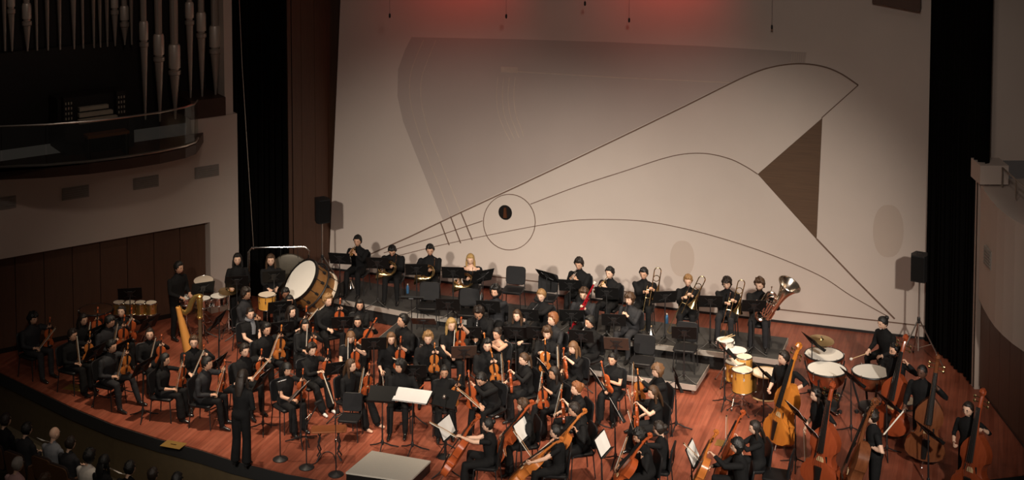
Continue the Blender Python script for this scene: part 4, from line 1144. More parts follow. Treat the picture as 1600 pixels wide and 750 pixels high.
def tuba_meshes():
    # bell up +Z, coil in XZ plane, bottom bow at origin
    b = MB(); flare(b, lerp_pts((.10, 0, .02), (.13, 0, .92), 16), .058, .225, 20, pw=4.2)
    b.tube([(.10, 0, .05)] + [(p[0], 0, p[2]) for p in arc((-.02, 0, .05), .12, 0, -180, 10)] + [(-.14, 0, .30), (-.14, 0, .50)] + [(p[0], 0, p[2]) for p in arc((-.05, 0, .50), .09, 180, 0, 8)] + [(.04, 0, .35)], [.056] * 2 + [.055 - .002 * i for i in range(9)] + [.036, .032] + [.030 - .001 * i for i in range(8)] + [.02], 10)
    v = MB()
    for k in range(4): v.lathe([(.019, -.12), (.021, -.11), (.021, .10), (.006, .105), (.006, .15), (.014, .151), (.014, .158)], 10, mat4((-.07 + .045 * k, -.08, .30)))
    c = MB()
    for k in range(5):
        x = -.09 + .05 * k; c.tube([(x, -.075, .22)] + [(x, -.075 - .0, .22 - .0)] + arc((x + .02, -.075, .14 - .01 * k), .02, 180, 360, 6) + [(x + .04, -.075, .26)], .009, 6)
    c.torus(.10, .012, 20, 6, mat4((.0, -.05, .44), rx=R(90))); c.torus(.07, .012, 18, 6, mat4((.02, -.06, .14), rx=R(90)))
    l = MB(); l.tube([(-.10, -.05, .40), (-.13, -.09, .52), (-.12, -.10, .62), (-.13, -.06, .70)], [.008, .008, .007, .006], 6); l.lathe([(.007, 0), (.018, .04)], 8, mat4((-.13, -.05, .69), ry=R(-20)))
    rim = MB(); rim.torus(.225, .008, 24, 5, mat4((.13, 0, .92)))
    return [('bell', b.mesh('bell', M_TBRASS)), ('bell_rim', rim.mesh('bell_rim', M_TBRASS)), ('valves', v.mesh('valves', M_SILVER)), ('tubing', c.mesh('tubing', M_TBRASS)), ('lead_pipe', l.mesh('lead_pipe', M_TBRASS))]
TUBA = tuba_meshes()
def pipe_meshes(L, r_, mat, bell=True, keymat=None, mouth='reed'):
    # mouthpiece at origin, running along -Z
    t = MB(); t.lathe([(r_, 0), (r_, -L * .4), (r_ * 1.1, -L * .42), (r_, -L * .44), (r_, -L * .85), (r_ * (2.2 if bell else 1), -L)][::-1], 10)
    k = MB()
    for i in range(9): k.lathe([(.007, 0), (.008, .006)], 6, mat4((0, -r_, -L * (.15 + .08 * i)), rx=R(90)))
    k.tube([(r_, -r_ * .5, -L * .12), (r_, -r_ * .5, -L * .82)], .003, 4)
    m = MB(); m.tube([(0, 0, -.01), (0, 0, .05)], [r_ * .7, .003], 6)
    return [('tube', t.mesh('tube', mat)), ('keys', k.mesh('keys', keymat or M_SILVER)), ('mouthpiece', m.mesh('mouthpiece', M_IVORY if mouth == 'white' else M_GREN))]
CLARINET = pipe_meshes(.60, .014, M_GREN); OBOE = pipe_meshes(.58, .011, M_GREN, mouth='white'); FLUTE = pipe_meshes(.66, .010, M_SILVER, bell=False)
def bassoon_meshes():
    t = MB(); t.tube([(0, 0, -.62), (0, 0, .15)], .026, 10); t.tube([(.035, 0, -.62), (.035, 0, .30)], .02, 10); t.tube([(-.003, 0, .15), (.0, 0, .66)], [.02, .019], 10)
    r_ = MB(); r_.lathe([(.021, .66), (.027, .665), (.027, .71), (.019, .712)], 12)
    b = MB(); b.tube([(.035, 0, .30), (.035, -.06, .36), (.035, -.16, .34), (.035, -.22, .30)], .004, 6)
    k = MB()
    for i in range(10): k.box((.012, -.028, -.5 + .1 * i), (.02, .008, .03))
    return [('tube', t.mesh('tube', M_REDB)), ('bell_ring', r_.mesh('bell_ring', M_IVORY), 'white bell ring'), ('crook', b.mesh('crook', M_SILVER)), ('keys', k.mesh('keys', M_SILVER))]
BASSOON = bassoon_meshes()
# ================================================================== THE ORCHESTRA
PC = at(605, 727)
SEED = [0]
WHO = {}
def loc_dir(yaw, v):
    c, s = math.cos(yaw), math.sin(yaw); return V3(v[0] * c + v[1] * s, -v[0] * s + v[1] * c, v[2])
def img_dir(ang, depth=-0.12):
    return nrm(V3(math.sin(R(ang)), depth, math.cos(R(ang))))
def player(px, py, who, act, inst_='violin', yaw='auto', dy=0, z=0.0, f=False, hair='short', hc='black', skin=0, sleeve='long', cloth=0, pants=0,
           ba=15, bd=-0.12, lean=0.08, look=(0, 13), sc=None, var=None, kind='sit', wide=None, seat=True, group=None, **kw):
    SEED[0] += 1
    sc = sc or (0.945 if f else 1.0)
    b = skeleton(kind, f, R(lean * 57.3) if False else lean, kw.pop('twist', 0.0), kw.pop('feet', None), kw.pop('knee', 1.0), kw.pop('hunch', 0.0))
    hw = at(px, py, z + b.head[2] * sc)
    if yaw == 'auto':
        v = PC - hw; yw = math.atan2(v[0], -v[1]) + R(dy)
    else: yw = R(yaw)
    c, s = math.cos(yw), math.sin(yw); h = b.head * sc
    pos = V3(hw[0] - (h[0] * c - h[1] * s), hw[1] - (h[0] * s + h[1] * c), z)
    M = mat4(pos, yw)
    def put(protos, name, label, cat, grp, lm):
        lm = lm.copy(); lm[:3, 3] *= sc; return inst(name, protos, label, cat, grp, M @ lm)
    def bow(side, grip, ang=None, d=None, proto=BOW, grp='bows of the string players'):
        dd = loc_dir(yw, img_dir(ang, bd)) if d is None else nrm(d)
        g = reach(b, side, grip, kw.get('rn', (0.25, -.2, -1)), kw.get('rpole'), 0.9)
        ref = V3(0, 1, 0.2) if abs(dd[1]) < .85 else V3(1, 0, 0)
        put(proto, 'bow', 'bow of ' + who, 'bow', grp, frame(g - dd * .05, dd, ref))
    if inst_ in ('violin', 'viola'):
        pr = VIOLIN if inst_ == 'violin' else VIOLA
        var = var or 'varnish_red'; pr = pr.get(var) or pr['varnish_red']
        L = .525 if inst_ == 'violin' else .595
        vp = kw.get('vpos', (.12, -.29, .635)); va = nrm(kw.get('vax', (.03, -.10, 1))); F = V3(*kw.get('vf', (-.45, -.9, 0)))
        if kw.get('vfw') is not None: F = loc_dir(yw, kw['vfw'])
        put(pr, inst_, inst_ + ' of ' + who, inst_, 'violins and violas', frame(vp, va, -F))
        if kw.get('lh', 1): reach(b, 1, V3(*vp) + va * L * kw.get('lg', .84), kw.get('ln', (-.3, -.9, 0)), (.8, .4, -.7), .9)
        if kw.get('rh', 1) and ba is not None: bow(0, kw.get('rg', (-.13, -.29, .655)), ba)
        elif kw.get('rg'): reach(b, 0, kw['rg'], (0.2, 0, -1))
    elif inst_ == 'cello':
        var = var or 'varnish_red'
        tip = V3(*kw.get('tip', (.02, -.78, .01))); ax = nrm(kw.get('cax', (.14, .70, 1))); F = V3(*kw.get('vf', (-.15, -1, .3)))
        base = tip + ax * .30
        put(CELLO[var], 'cello', 'cello of ' + who, 'cello', 'cellos', frame(base, ax, -F))
        lg = kw.get('lgrip'); reach(b, 1, base + ax * .86 if lg is None else lg, (-.3, -.9, -.2), (.7, .2, -.6), .9)
        bow(0, kw.get('rg', tip + ax * .62 + V3(-.24, -.10, -.02)), ba if kw.get('bdir') is None else None, kw.get('bdir'))
        b.knee = [V3(-.23, -.36, .53), V3(.25, -.36, .53)]; b.ank = [V3(-.25, -.34, .085), V3(.28, -.36, .085)]
    elif inst_ == 'bass':
        tip = V3(*kw.get('tip', (.16, -.46, .01))); ax = nrm(kw.get('cax', (.06, .20, 1))); F = loc_dir(yw, kw.get('vfw', (-.9, -.42, .1)))
        base = tip + ax * .16
        put(BASS[var], 'double_bass', 'double bass of ' + who, 'double bass', 'double basses', frame(base, ax, -F))
        reach(b, 1, base + ax * kw.get('lh_at', 1.28) + V3(.02, .03, 0), (-.3, -.9, 0), (.6, .3, -.7), .9)
        if ba is not None: bow(0, kw.get('rg', base + ax * .60 + V3(-.22, -.02, 0)), ba, None, BASSBOW)
        else: reach(b, 0, kw.get('rg', base + ax * .72 + V3(-.10, .0, 0)), (.5, -.6, -.2))
    elif inst_ == 'trumpet':
        hm = b.head + V3(0, -.115, -.055); dn = kw.get('td', (0.0, -1, -.25)); m = frame(hm, V3(0, -.25, 1) if False else np.cross(nrm(dn), V3(1, 0, 0)) * -1, -nrm(dn))
        m = np.eye(4); y = -nrm(dn); x = nrm(np.cross(y, V3(0, 0, 1))); zz = np.cross(x, y); m[:3, 0] = x; m[:3, 1] = y; m[:3, 2] = zz; m[:3, 3] = hm
        put(TRUMPET if var != 'silver' else TRUMPETS, 'trumpet', ('silver trumpet of ' if var == 'silver' else 'trumpet of ') + who, 'trumpet', 'trumpets', m)
        g = hm + nrm(dn) * .21 + V3(0, 0, -.05); reach(b, 1, g + V3(.02, 0, 0), (-1, 0, 0), (.45, .3, -.9)); reach(b, 0, g + V3(-.01, .0, .03), (1, 0, 0), (-.45, .3, -.9))
    elif inst_ == 'horn':
        c0 = V3(-.04, -.30, .80); put(HORN, 'french_horn', 'french horn of ' + who, 'horn', 'french horns', frame(c0, (.15, .1, 1), (0.1, 1, 0)))
        reach(b, 1, c0 + V3(.06, -.02, .04), (-.6, -.6, 0)); reach(b, 0, c0 + V3(-.20, .06, -.12), (1, 0, 0))
    elif inst_ == 'trombone':
        c0 = V3(*kw.get('tp', (.02, -.30, .92))); ax = loc_dir(yw, img_dir(ba, bd))
        put(TROMBONE, 'trombone', 'trombone of ' + who, 'trombone', 'trombones', frame(c0, ax, (-.2, 1, 0), 1.1))
        reach(b, 1, c0 + V3(.05, .0, .05), (-.6, -.8, 0)); reach(b, 0, c0 + V3(-.05, -.01, -.02) , (.7, -.7, 0))
    elif inst_ == 'tuba':
        c0 = V3(.06, -.30, .66); ax = loc_dir(yw, img_dir(ba, bd)); put(TUBA, 'tuba', 'tuba resting on the lap of ' + who, 'tuba', None, frame(c0, ax, (0, 1, .2), 1.08))
        reach(b, 1, c0 + V3(.24, .02, .22), (-1, 0, 0)); reach(b, 0, c0 + V3(-.10, -.08, .30), (1, -.2, 0))
    elif inst_ in ('clarinet', 'oboe'):
        up_ = kw.get('wp', 'mouth'); hm = b.head + V3(0, -.118, -.062) if up_ == 'mouth' else V3(.0, -.36, 1.08)
        ax = nrm(kw.get('wd', (0, .62, 1))); put(CLARINET if inst_ == 'clarinet' else OBOE, inst_, inst_ + ' of ' + who, inst_, 'clarinets and oboes', frame(hm, ax, (0, 1, 0)))
        reach(b, 1, hm - ax * .22, (-.8, -.3, 0)); reach(b, 0, hm - ax * .38, (.8, -.3, 0))
    elif inst_ == 'flute':
        c0 = V3(*kw.get('fp', (-.02, -.30, .70))); ax = nrm(kw.get('wd', (1, 0, .05))); put(FLUTE, 'flute', 'silver flute of ' + who, 'flute', 'flutes', frame(c0 + ax * .33, ax, (0, 1, 0)))
        reach(b, 1, c0 + ax * .13, (0, .2, -1)); reach(b, 0, c0 - ax * .17, (0, .2, -1))
    elif inst_ == 'bassoon':
        c0 = V3(-.02, -.28, .97); ax = nrm((.48, -.15, 1)); put(BASSOON, 'bassoon', 'red bassoon of ' + who, 'bassoon', None, frame(c0, ax, (-.3, 1, 0)))
        reach(b, 1, c0 + ax * .08, (-.6, -.6, 0)); reach(b, 0, c0 - ax * .28, (.6, -.6, 0))
    elif inst_ == 'drum': # hands held out over a drum
        reach(b, 1, kw.get('lgrip', (.14, -.34, 1.02)), (0, 0, -1)); reach(b, 0, kw.get('rg', (-.14, -.34, 1.02)), (0, 0, -1))
    elif inst_ == 'lap':
        reach(b, 1, kw.get('lgrip', (.07, -.26, .68)), (-.4, 0, -1)); reach(b, 0, kw.get('rg', (-.05, -.27, .69)), (.4, 0, -1))
    elif inst_ == 'mallet':
        g = reach(b, 0, kw.get('rg', (-.12, -.38, .86)), (.3, -.3, -1)); reach(b, 1, kw.get('lgrip', (.10, -.30, .82)), (-.3, 0, -1))
        d_ = loc_dir(yw, img_dir(ba, bd)); mb = MB(); mb.tube([(0, 0, -.06), (0, 0, .34)], .008, 6); mh = MB(); mh.ball((0, 0, .36), (.028, .028, .035), 8, 6)
        put([('shaft', mb.mesh('shaft', M_BRIDGE)), ('felt_head', mh.mesh('felt_head', M_FELT))], 'mallet', 'timpani mallet with white felt head held by ' + who, 'mallet', None, frame(g, d_, (0, 1, .1)))
    if wide is None: wide = bool(f)
    make_person(b, M, sc, skin, hair, hc, sleeve, cloth, pants, kw.get('shoe'), look, wide, kw.get('skirt', False), who + ' ' + act if act else who, group or 'orchestra players in black',
                kw.get('bare', False), None, kw.get('beard', False), kw.get('glasses', False), kw.get('scarf', False), SEED[0])
    if seat and kind == 'sit':
        cw = V3(pos[0], pos[1], z); chair(cw, yw, 'black padded chair under ' + who)
    return M, yw, pos

VV = 'holding the instrument upright on one knee'
p = player
# -------- left string block
p(51, 497, 'leftmost violinist at the dim stage end', 'in black, bow across lap', ba=38, cloth=2, pants=1, skin=1, dy=-5, hair='mop', vf=None or (-.5, -.8, 0))
p(113, 523, 'violinist second from left in the front row', 'in black, bow hanging', ba=-3, f=True, hc='dark', skin=1, hair='short', vfw=(.35, -1, 0), var='varnish_amber')
p(130, 499, 'player nearest the copper drum on the left', 'in black, instrument raised', 'viola', ba=10, f=True, hair='long', hc='dark', skin=1, vpos=(.12, -.27, .78), dy=-10)
p(171, 502, 'player with bowed head below the copper drum', 'in dark grey', 'viola', ba=12, cloth=1, skin=1, look=(20, 28), lean=.22)
p(190, 487, 'violist below the small gold drums', 'in black, face lifted, bow slanting', 'viola', ba=28, f=True, hc='dark', look=(-30, -6), dy=-25, sc=.93)
p(174, 541, 'violinist in charcoal suit in the left front row', 'leaning forward', ba=16, cloth=2, pants=1, skin=1, lean=.2, var='varnish_amber', knee=1.7, feet=((-.2, -.40), (.24, -.52)))
p(234, 522, 'violinist seated just left of the harp', 'in black round neck top', ba=15, f=True, hair='bun', hc='dark', skin=0, dy=-25, look=(-20, 4))
p(257, 562, 'violinist in wide trousers in the left front row', 'facing right, bow on lap', ba=13, f=True, hair='long', hc='black', skin=1, sleeve='three', dy=10)
p(303, 534, 'violinist directly in front of the harp', 'in black shirt, bow on knee', ba=24, hc='brown', dy=-35, look=(-10, 8), rg=(-.10, -.34, .66))
p(323, 568, 'violinist in jacket left of the standing leader', 'leaning forward, bow on knee', ba=17, cloth=2, skin=1, lean=.18, dy=10)
p(382, 547, 'violinist right behind the standing leader', 'in black shirt with rising bow', ba=40, hc='dark', dy=-10, rg=(-.10, -.38, .78), vf=(-.2, -1, 0), vpos=(.13, -.30, .68))
p(448, 577, 'violinist behind the leftmost microphone stand', 'in black short sleeves', ba=None, rg=(-.02, -.34, .66), f=True, hair='bangs', hc='black', skin=1, sleeve='short', dy=-10, var='varnish_red')
p(487, 546, 'violinist in white shoes', 'in black, bow pointing down', ba=160, f=True, hair='curly', hc='dark', dy=5, shoe='white', rg=(.02, -.36, .84), vpos=(.14, -.30, .64), feet=((-.06, -.50), (.16, -.46)))
p(548, 571, 'violinist behind the front empty chair', 'in black round neck top', ba=10, f=True, hair='long', hc='brown', dy=30, sleeve='long', shoe='bare', look=(10, 6), feet=((-.10, -.45), (.18, -.52)))
p(391, 490, 'player in grey scarf and short sleeves', 'seated, bare forearm on lap', 'lap', f=True, hair='bun', hc='dark', sleeve='short', scarf=True, dy=0, look=(-5, 10), lgrip=(.05, -.33, .66), rg=(-.05, -.36, .64))
p(384, 459, 'player seated behind the grey scarf player', 'in grey black shirt', 'lap', hair='curly', hc='dark', skin=2, cloth=1, yaw=70)
p(446, 458, 'player highest under the tilted bass drum', 'with lowered head', 'lap', hair='short', hc='black', skin=3, yaw=25, look=(0, 20), sc=.95)
p(452, 470, 'player looking over a stand under the bass drum', 'in black', 'clarinet', f=True, hair='long', hc='black', skin=1, yaw=20, wp='mouth', wd=(0, .9, 1))
p(455, 487, 'violinist in profile below the bass drum', 'turned right, bow slanting up', 'viola', ba=38, f=True, hair='long', hc='dark', dy=15, look=(10, 4), vpos=(.12, -.30, .66), rg=(-.02, -.34, .90))
p(477, 508, 'violinist just below the profile violinist', 'in black with open collar', 'violin', ba=4, f=True, hair='long', hc='black', skin=1, dy=-15, rg=(-.02, -.36, .76))
p(416, 514, 'violinist in front of the grey scarf player', 'in black, head turned right', 'viola', ba=20, hc='black', skin=1, dy=5, lean=.14, var='varnish_amber')
p(512, 469, 'violinist in black shirt right of the bass drum', 'sitting upright', 'viola', ba=None, rg=(-.06, -.34, .66), hair='curly', hc='sandy', dy=10, yaw='auto', look=(15, 8), knee=1.5)
p(562, 476, 'rearmost player by the left riser edge', 'in black', 'clarinet', f=True, hair='long', hc='black', skin=1, yaw=10, wp='lap', wd=(.2, .1, 1))
p(559, 502, 'player with a sideways instrument', 'between two stands', 'viola', ba=100, f=True, hair='long', hc='black', skin=1, yaw=5, vpos=(.08, -.30, .74), vax=(.5, -.1, 1), rg=(-.02, -.36, .86))
p(548, 527, 'violinist left of the tall turned stand', 'in black short sleeves', 'violin', ba=2, f=True, hair='fringe', hc='lbrown', sleeve='short', yaw=10, vpos=(.06, -.31, .64), rg=(-.09, -.34, .72))
p(630, 501, 'empty handed player turned left before the riser', 'in black shirt', 'lap', hc='black', skin=1, yaw=-45, look=(-20, 0), sc=1.05)
p(611, 529, 'violinist with a bare arm dangling the bow', 'in black', 'viola', ba=176, f=True, hair='long', hc='lbrown', sleeve='three', yaw=15, rg=(-.24, -.30, .60), look=(0, 12), var='varnish_red')
p(669, 528, 'violinist facing front beside the conductor stand', 'with upright violin', 'violin', ba=-60, hair='curly', hc='sandy', yaw=0, vfw=(.1, -1, 0), vpos=(.13, -.32, .64), var='varnish_amber', look=(0, 12))
p(705, 507, 'violist in short sleeves sitting tall at centre', 'looking down', 'viola', ba=4, f=True, hair='long', hc='blond', sleeve='short', yaw=10, sc=1.03, look=(10, 14), vpos=(.13, -.30, .80), rg=(-.02, -.36, .68))
p(626, 572, 'player looking left behind the conductor desk', 'in black, knees apart', 'violin', ba=None, rg=(-.03, -.33, .70), hc='black', skin=1, hair='mop', yaw=-5, look=(-45, 4), vpos=(.14, -.26, .62), vax=(.5, -.3, .6), lh=0, knee=1.1, var='varnish_red')
p(694, 581, 'violinist behind the right conductor score edge', 'in black deep neck top', 'violin', ba=None, rg=(-.08, -.32, .66), f=True, hair='bun', hc='black', skin=2, yaw=5, vfw=(-.3, -1, 0), vax=(.25, -.1, 1), vpos=(.14, -.32, .66), var='varnish_amber')
p(777, 521, 'violinist in sleeveless top at centre', 'turned left', 'violin', ba=None, f=True, hair='bun', hc='dark', skin=1, sleeve='none', bare=True, yaw=-25, rg=(-.06, -.32, .70), look=(-15, 14), vpos=(.02, -.33, .70), vax=(-.2, -.1, 1), var='varnish_amber')
p(761, 539, 'violinist facing front left of the white bow', 'in black shirt', 'violin', ba=None, hc='black', skin=0, yaw=5, vfw=(.2, -1, 0), rg=(-.10, -.30, .64), var='varnish_amber', vpos=(.15, -.34, .60), vax=(-.15, -.05, 1))
p(855, 520, 'violist gripping the viola by its top', 'in black shirt', 'viola', ba=None, hair='mop', hc='brown', yaw=-15, vpos=(.04, -.33, .55), vax=(.02, -.1, 1), vfw=(.2, -1, 0), lg=.64, rg=(-.04, -.34, .93), look=(0, 10), var='varnish_amber')
p(819, 561, 'violinist facing left with upright white bow', 'in black', 'violin', ba=-3, f=True, hair='tail', hc='brown', yaw=-65, rg=(-.24, -.34, .66), vpos=(.10, -.31, .62))
p(752, 592, 'violist bowed far over the instrument', 'in black with glasses', 'viola', ba=-46, hc='black', skin=1, yaw=-40, lean=.42, look=(0, 35), hunch=1, vpos=(-.02, -.46, .62), vax=(-.15, .0, 1), vfw=(-.5, -1, 0), var='varnish_red', glasses=True, rg=(.16, -.42, .66), lg=.8, rpole=(-.8, .3, .2))
p(866, 583, 'violinist behind the two hanging bows', 'turned left in black', 'violin', ba=8, f=True, hair='long', hc='dark', skin=2, sleeve='three', yaw=-55, vfw=(.0, -1, 0), vpos=(.10, -.32, .60), look=(-5, 10))
p(901, 607, 'violinist left of the V neck violinist', 'in black open neck top', 'violin', ba=12, f=True, hair='updo', hc='red', sleeve='three', yaw=-70, look=(0, 8), rg=(-.18, -.36, .66))
p(957, 561, 'violinist in V neck short sleeves', 'arms crossed over the violin', 'violin', ba=None, f=True, hair='tail', hc='black', skin=1, sleeve='short', yaw=-20, rg=(-.02, -.35, .66), vax=(-.3, .1, 1), vpos=(.04, -.33, .62), look=(-10, 14), lg=.5)
p(896, 543, 'violinist with a wristwatch', 'turned left in sheer black top', 'violin', ba=-2, f=True, hair='fringe', hc='lbrown', sleeve='three', yaw=-45, look=(-5, 10), vpos=(.08, -.31, .68))
p(1028, 579, 'violinist in front of the low platform corner', 'facing left', 'violin', ba=0, hair='mop', hc='lbrown', yaw=-75, rg=(-.16, -.42, .74), vfw=(-.2, -1, 0), var='varnish_amber', vpos=(.06, -.36, .70))
p(1021, 613, 'violinist with bare elbow by the chair back', 'in black short sleeves facing left', 'violin', ba=-14, f=True, hair='long', hc='brown', sleeve='short', yaw=-72, look=(0, 14), vpos=(.08, -.34, .64))
p(1030, 670, 'violist with raised bow near the right front', 'back half turned', 'viola', ba=-16, f=True, hair='updo', hc='dark', yaw=-105, rg=(-.06, -.38, .88), vpos=(.10, -.34, .70))
# -------- cellos
p(818, 634, 'cellist in three quarter sleeves beside white sheet', 'leaning left', 'cello', ba=None, bdir=(1, -.1, -.1), f=True, hair='mop', hc='brown', yaw=-75, look=(-10, 6), var='varnish_red', lean=.12)
p(763, 664, 'front cellist stretching out a bare arm', 'back half turned', 'cello', ba=-57, f=True, hair='bun', hc='black', sleeve='short', yaw=-100, var='varnish_red', lean=.05, rg=(.08, -.66, .90), tip=(.06, -.92, .01), cax=(.05, .60, 1), lgrip=(.12, -.52, 1.0))
p(869, 675, 'short sleeved cellist at bottom centre', 'back half turned', 'cello', ba=-32, f=True, hair='bun', hc='black', sleeve='short', yaw=-95, var='varnish_amber', lgrip=(.22, -.48, .72), tip=(.0, -1.05, .01), cax=(.07, .95, .85))
p(898, 640, 'cellist bent left in front of the sheet', 'in black shirt', 'cello', ba=-128, hc='dark', skin=1, yaw=-75, lean=.24, look=(-8, 20), var='varnish_amber', tip=(.04, -.88, .01), cax=(.12, .80, 1))
p(1000, 681, 'cellist right of the lone white sheet', 'in black facing left', 'cello', ba=18, hc='black', skin=1, yaw=-80, lean=.2, look=(0, 15), var='varnish_red', hair='mop')
p(1180, 668, 'cellist in profile left of the basses', 'in black sheer top', 'cello', ba=0, f=True, hair='long', hc='dark', yaw=-85, var='varnish_red', cax=(.0, .42, 1), tip=(.02, -.80, .01), rg=(-.10, -.55, .74))
p(1153, 697, 'cellist with hand at the scroll', 'back half turned', 'cello', ba=-40, hc='black', yaw=-95, var='varnish_amber', look=(0, 6), hair='mop', cax=(.0, .40, 1), tip=(.04, -.88, .01))
# -------- woodwinds on the low riser and in front of it
p(774, 456, 'clarinettist in buttoned jacket on the low riser', 'looking left', 'clarinet', z=.2, hair='bushy', hc='black', skin=1, cloth=2, yaw=-15, beard=True, look=(-10, 4), wp='lap', wd=(.6, .2, .5))
p(748, 489, 'player hidden behind a stand with lowered head', 'in black', 'clarinet', hair='curly', hc='dark', skin=2, yaw=-10, lean=.3, look=(0, 30), wp='mouth', wd=(0, .5, 1), hunch=1, sc=1.1)
p(846, 461, 'player leaning over with both hands forward', 'in black on the low riser', 'clarinet', z=.2, hair='short', hc='sandy', yaw=-20, look=(-5, 22), lean=.16, wp='lap', wd=(.5, .3, .6))
p(808, 493, 'flautist with flute across lap', 'in black top', 'flute', f=True, hair='long', hc='brown', yaw=-10, look=(-8, 8))
p(864, 499, 'flautist turned left in profile', 'in black jacket', 'flute', hair='curly', hc='red', yaw=-50, cloth=2, look=(-10, 4), fp=(-.02, -.32, .86))
p(912, 459, 'bassoonist with red bassoon', 'in black jacket, looking down', 'bassoon', z=.2, hair='curly', hc='brown', yaw=-10, look=(-5, 20), cloth=2)
p(984, 467, 'clarinettist in suit with pale badge', 'seated on the low riser', 'clarinet', z=.2, hair='mop', hc='brown', yaw=-30, cloth=2, pants=1, look=(-10, 6), wp='mouth', wd=(0, .8, 1))
p(922, 503, 'oboist blowing in profile', 'in black shirt facing left', 'oboe', hc='black', skin=1, yaw=-50, look=(-10, 12), wd=(.1, .95, .7))
# -------- brass on the rear riser
def bp(*a, **k): return p(*a, z=.4, **k)
bp(559, 376, 'leftmost trumpeter on the angled deck', 'playing, in black shirt', 'trumpet', yaw=-15, hc='black', skin=1, td=(-.1, -1, -.35), look=(0, 12))
bp(613, 391, 'horn player with deeply bowed head', 'in black', 'horn', yaw=-5, hc='black', lean=.24, look=(0, 42), hunch=1, skin=1)
bp(672, 390, 'horn player left of the strapless dress', 'in black', 'horn', yaw=0, hc='black', skin=1, look=(0, 22))
bp(735, 405, 'horn player in strapless black dress', 'looking down', 'horn', f=True, hair='long', hc='blond', sleeve='none', bare=True, yaw=-10, look=(5, 18), shoe='bare')
bp(905, 412, 'trumpeter holding a silver trumpet', 'looking down, in black shirt', 'trumpet', var='silver', yaw=-25, hair='curly', hc='dark', look=(0, 22), td=(-.15, -.8, -.7), skin=1)
bp(953, 426, 'trumpeter with fist at the mouth', 'in black shirt', 'trumpet', yaw=-30, hc='black', skin=0, td=(-.2, -1, -.5), look=(-5, 10))
bp(1006, 427, 'trombonist furthest left', 'trombone upright', 'trombone', yaw=-10, ba=8, bd=-.1, hc='black', skin=1, look=(-12, 18), tp=(.14, -.34, .95))
bp(1075, 438, 'trombonist in the middle with slanting slide', 'looking down', 'trombone', yaw=-12, ba=24, bd=-.1, hc='sandy', look=(0, 20), tp=(.02, -.34, .98))
bp(1136, 442, 'trombonist next to the tuba', 'trombone upright on knee', 'trombone', yaw=-15, ba=12, bd=-.1, hc='dark', hair='mop', look=(-4, 16), tp=(.12, -.36, .92), cloth=0, pants=1)
bp(1187, 444, 'tubist at the riser end', 'in black', 'tuba', yaw=-12, ba=24, bd=-.32, hair='curly', hc='brown', beard=True, look=(-15, 18), sc=1.06, pants=1)
# -------- leader and percussion, standing
p(379, 589, 'standing leader with back to the hall', 'in black', 'violin', kind='stand', yaw=160, f=True, hair='long', hc='dark', sc=1.0, ba=None, var='varnish_red', vpos=(.16, -.22, 1.0), rg=(-.12, -.26, .98), look=(0, 12), seat=False, wide=True)
p(279, 418, 'percussionist at the snare left of the harp', 'standing, in black', 'drum', kind='stand', yaw=55, hc='black', skin=1, look=(10, 10), lgrip=(.06, -.38, 1.02), rg=(-.12, -.36, 1.0))
p(371, 405, 'percussionist behind the stand with white page', 'standing, in black V neck', 'drum', kind='stand', yaw=12, f=True, hair='long', hc='black', skin=0, look=(0, 6), sc=1.0)
p(423, 406, 'percussionist in front of the large gong', 'standing, hand on a maple drum', 'drum', kind='stand', yaw=10, f=True, hair='long', hc='brown', look=(0, 10), sc=1.0, rg=(-.02, -.36, 1.0), lgrip=(.10, -.32, 1.0))
TIMP = p(1380, 504, 'timpanist sitting on a stool by the wall', 'holding a mallet', 'mallet', kind='stool', yaw=-60, hair='bun', hc='black', ba=-105, bd=-.2, look=(-10, 24), lean=.18)
# -------- double basses
p(1225, 559, 'bassist with the orange bass', 'standing, looking left', 'bass', kind='stand', yaw=-48, hc='dark', sleeve='three', var='varnish_orange', ba=None, look=(-25, 8), lh_at=.98, tip=(.12, -.48, .01), cax=(.12, .24, 1), rg=(-.16, -.30, .98), vfw=(-.85,-.5,.1))
p(1276, 616, 'bassist behind the tilted white sheet', 'standing, bow hanging down', 'bass', kind='stand', yaw=-70, f=True, hair='long', hc='dark', sleeve='three', var='varnish_dark_red', ba=178, look=(-10, 12), sc=.98, lh_at=1.05, rg=(-.26, -.16, .86), vfw=(-.6,-.8,.1), tip=(.45, -.30, .01), cax=(.04, .12, 1))
p(1362, 650, 'bassist with face behind the bass scroll', 'standing in short sleeves', 'bass', kind='stand', yaw=-95, hair='curly', hc='dark', sleeve='short', var='varnish_brown', ba=None, look=(0, 8), lh_at=1.05, tip=(.10, -.55, .01), cax=(.02, .30, 1), vf=(-.2, -1, .2), rg=(-.10, -.32, 1.05), vfw=(-.95,.1,.1))
p(1398, 547, 'bassist beside the rightmost timpani', 'standing, fist on the neck', 'bass', kind='stand', yaw=-55, hc='black', skin=1, var='varnish_dark_red', ba=None, look=(-10, 6), hair='short', beard=True, lh_at=1.36, glasses=True, vfw=(-.6,-.8,.15))
p(1441, 581, 'bassist holding a long bow low', 'standing, second from right', 'bass', kind='stand', yaw=-35, hc='black', skin=4, hair='crop', var='varnish_brown', ba=-138, look=(-12, 8), rg=(-.22, -.36, .95), vfw=(-.3,-1,.2))
p(1513, 639, 'rightmost bassist by the right wall', 'standing in glasses', 'bass', kind='stand', yaw=-35, f=True, hair='tail', hc='dark', sleeve='three', var='varnish_dark_red', ba=None, glasses=True, look=(-12, 8), sc=.98, lh_at=1.18, rg=(-.14, -.32, 1.02), vfw=(-.75,-.65,.15))
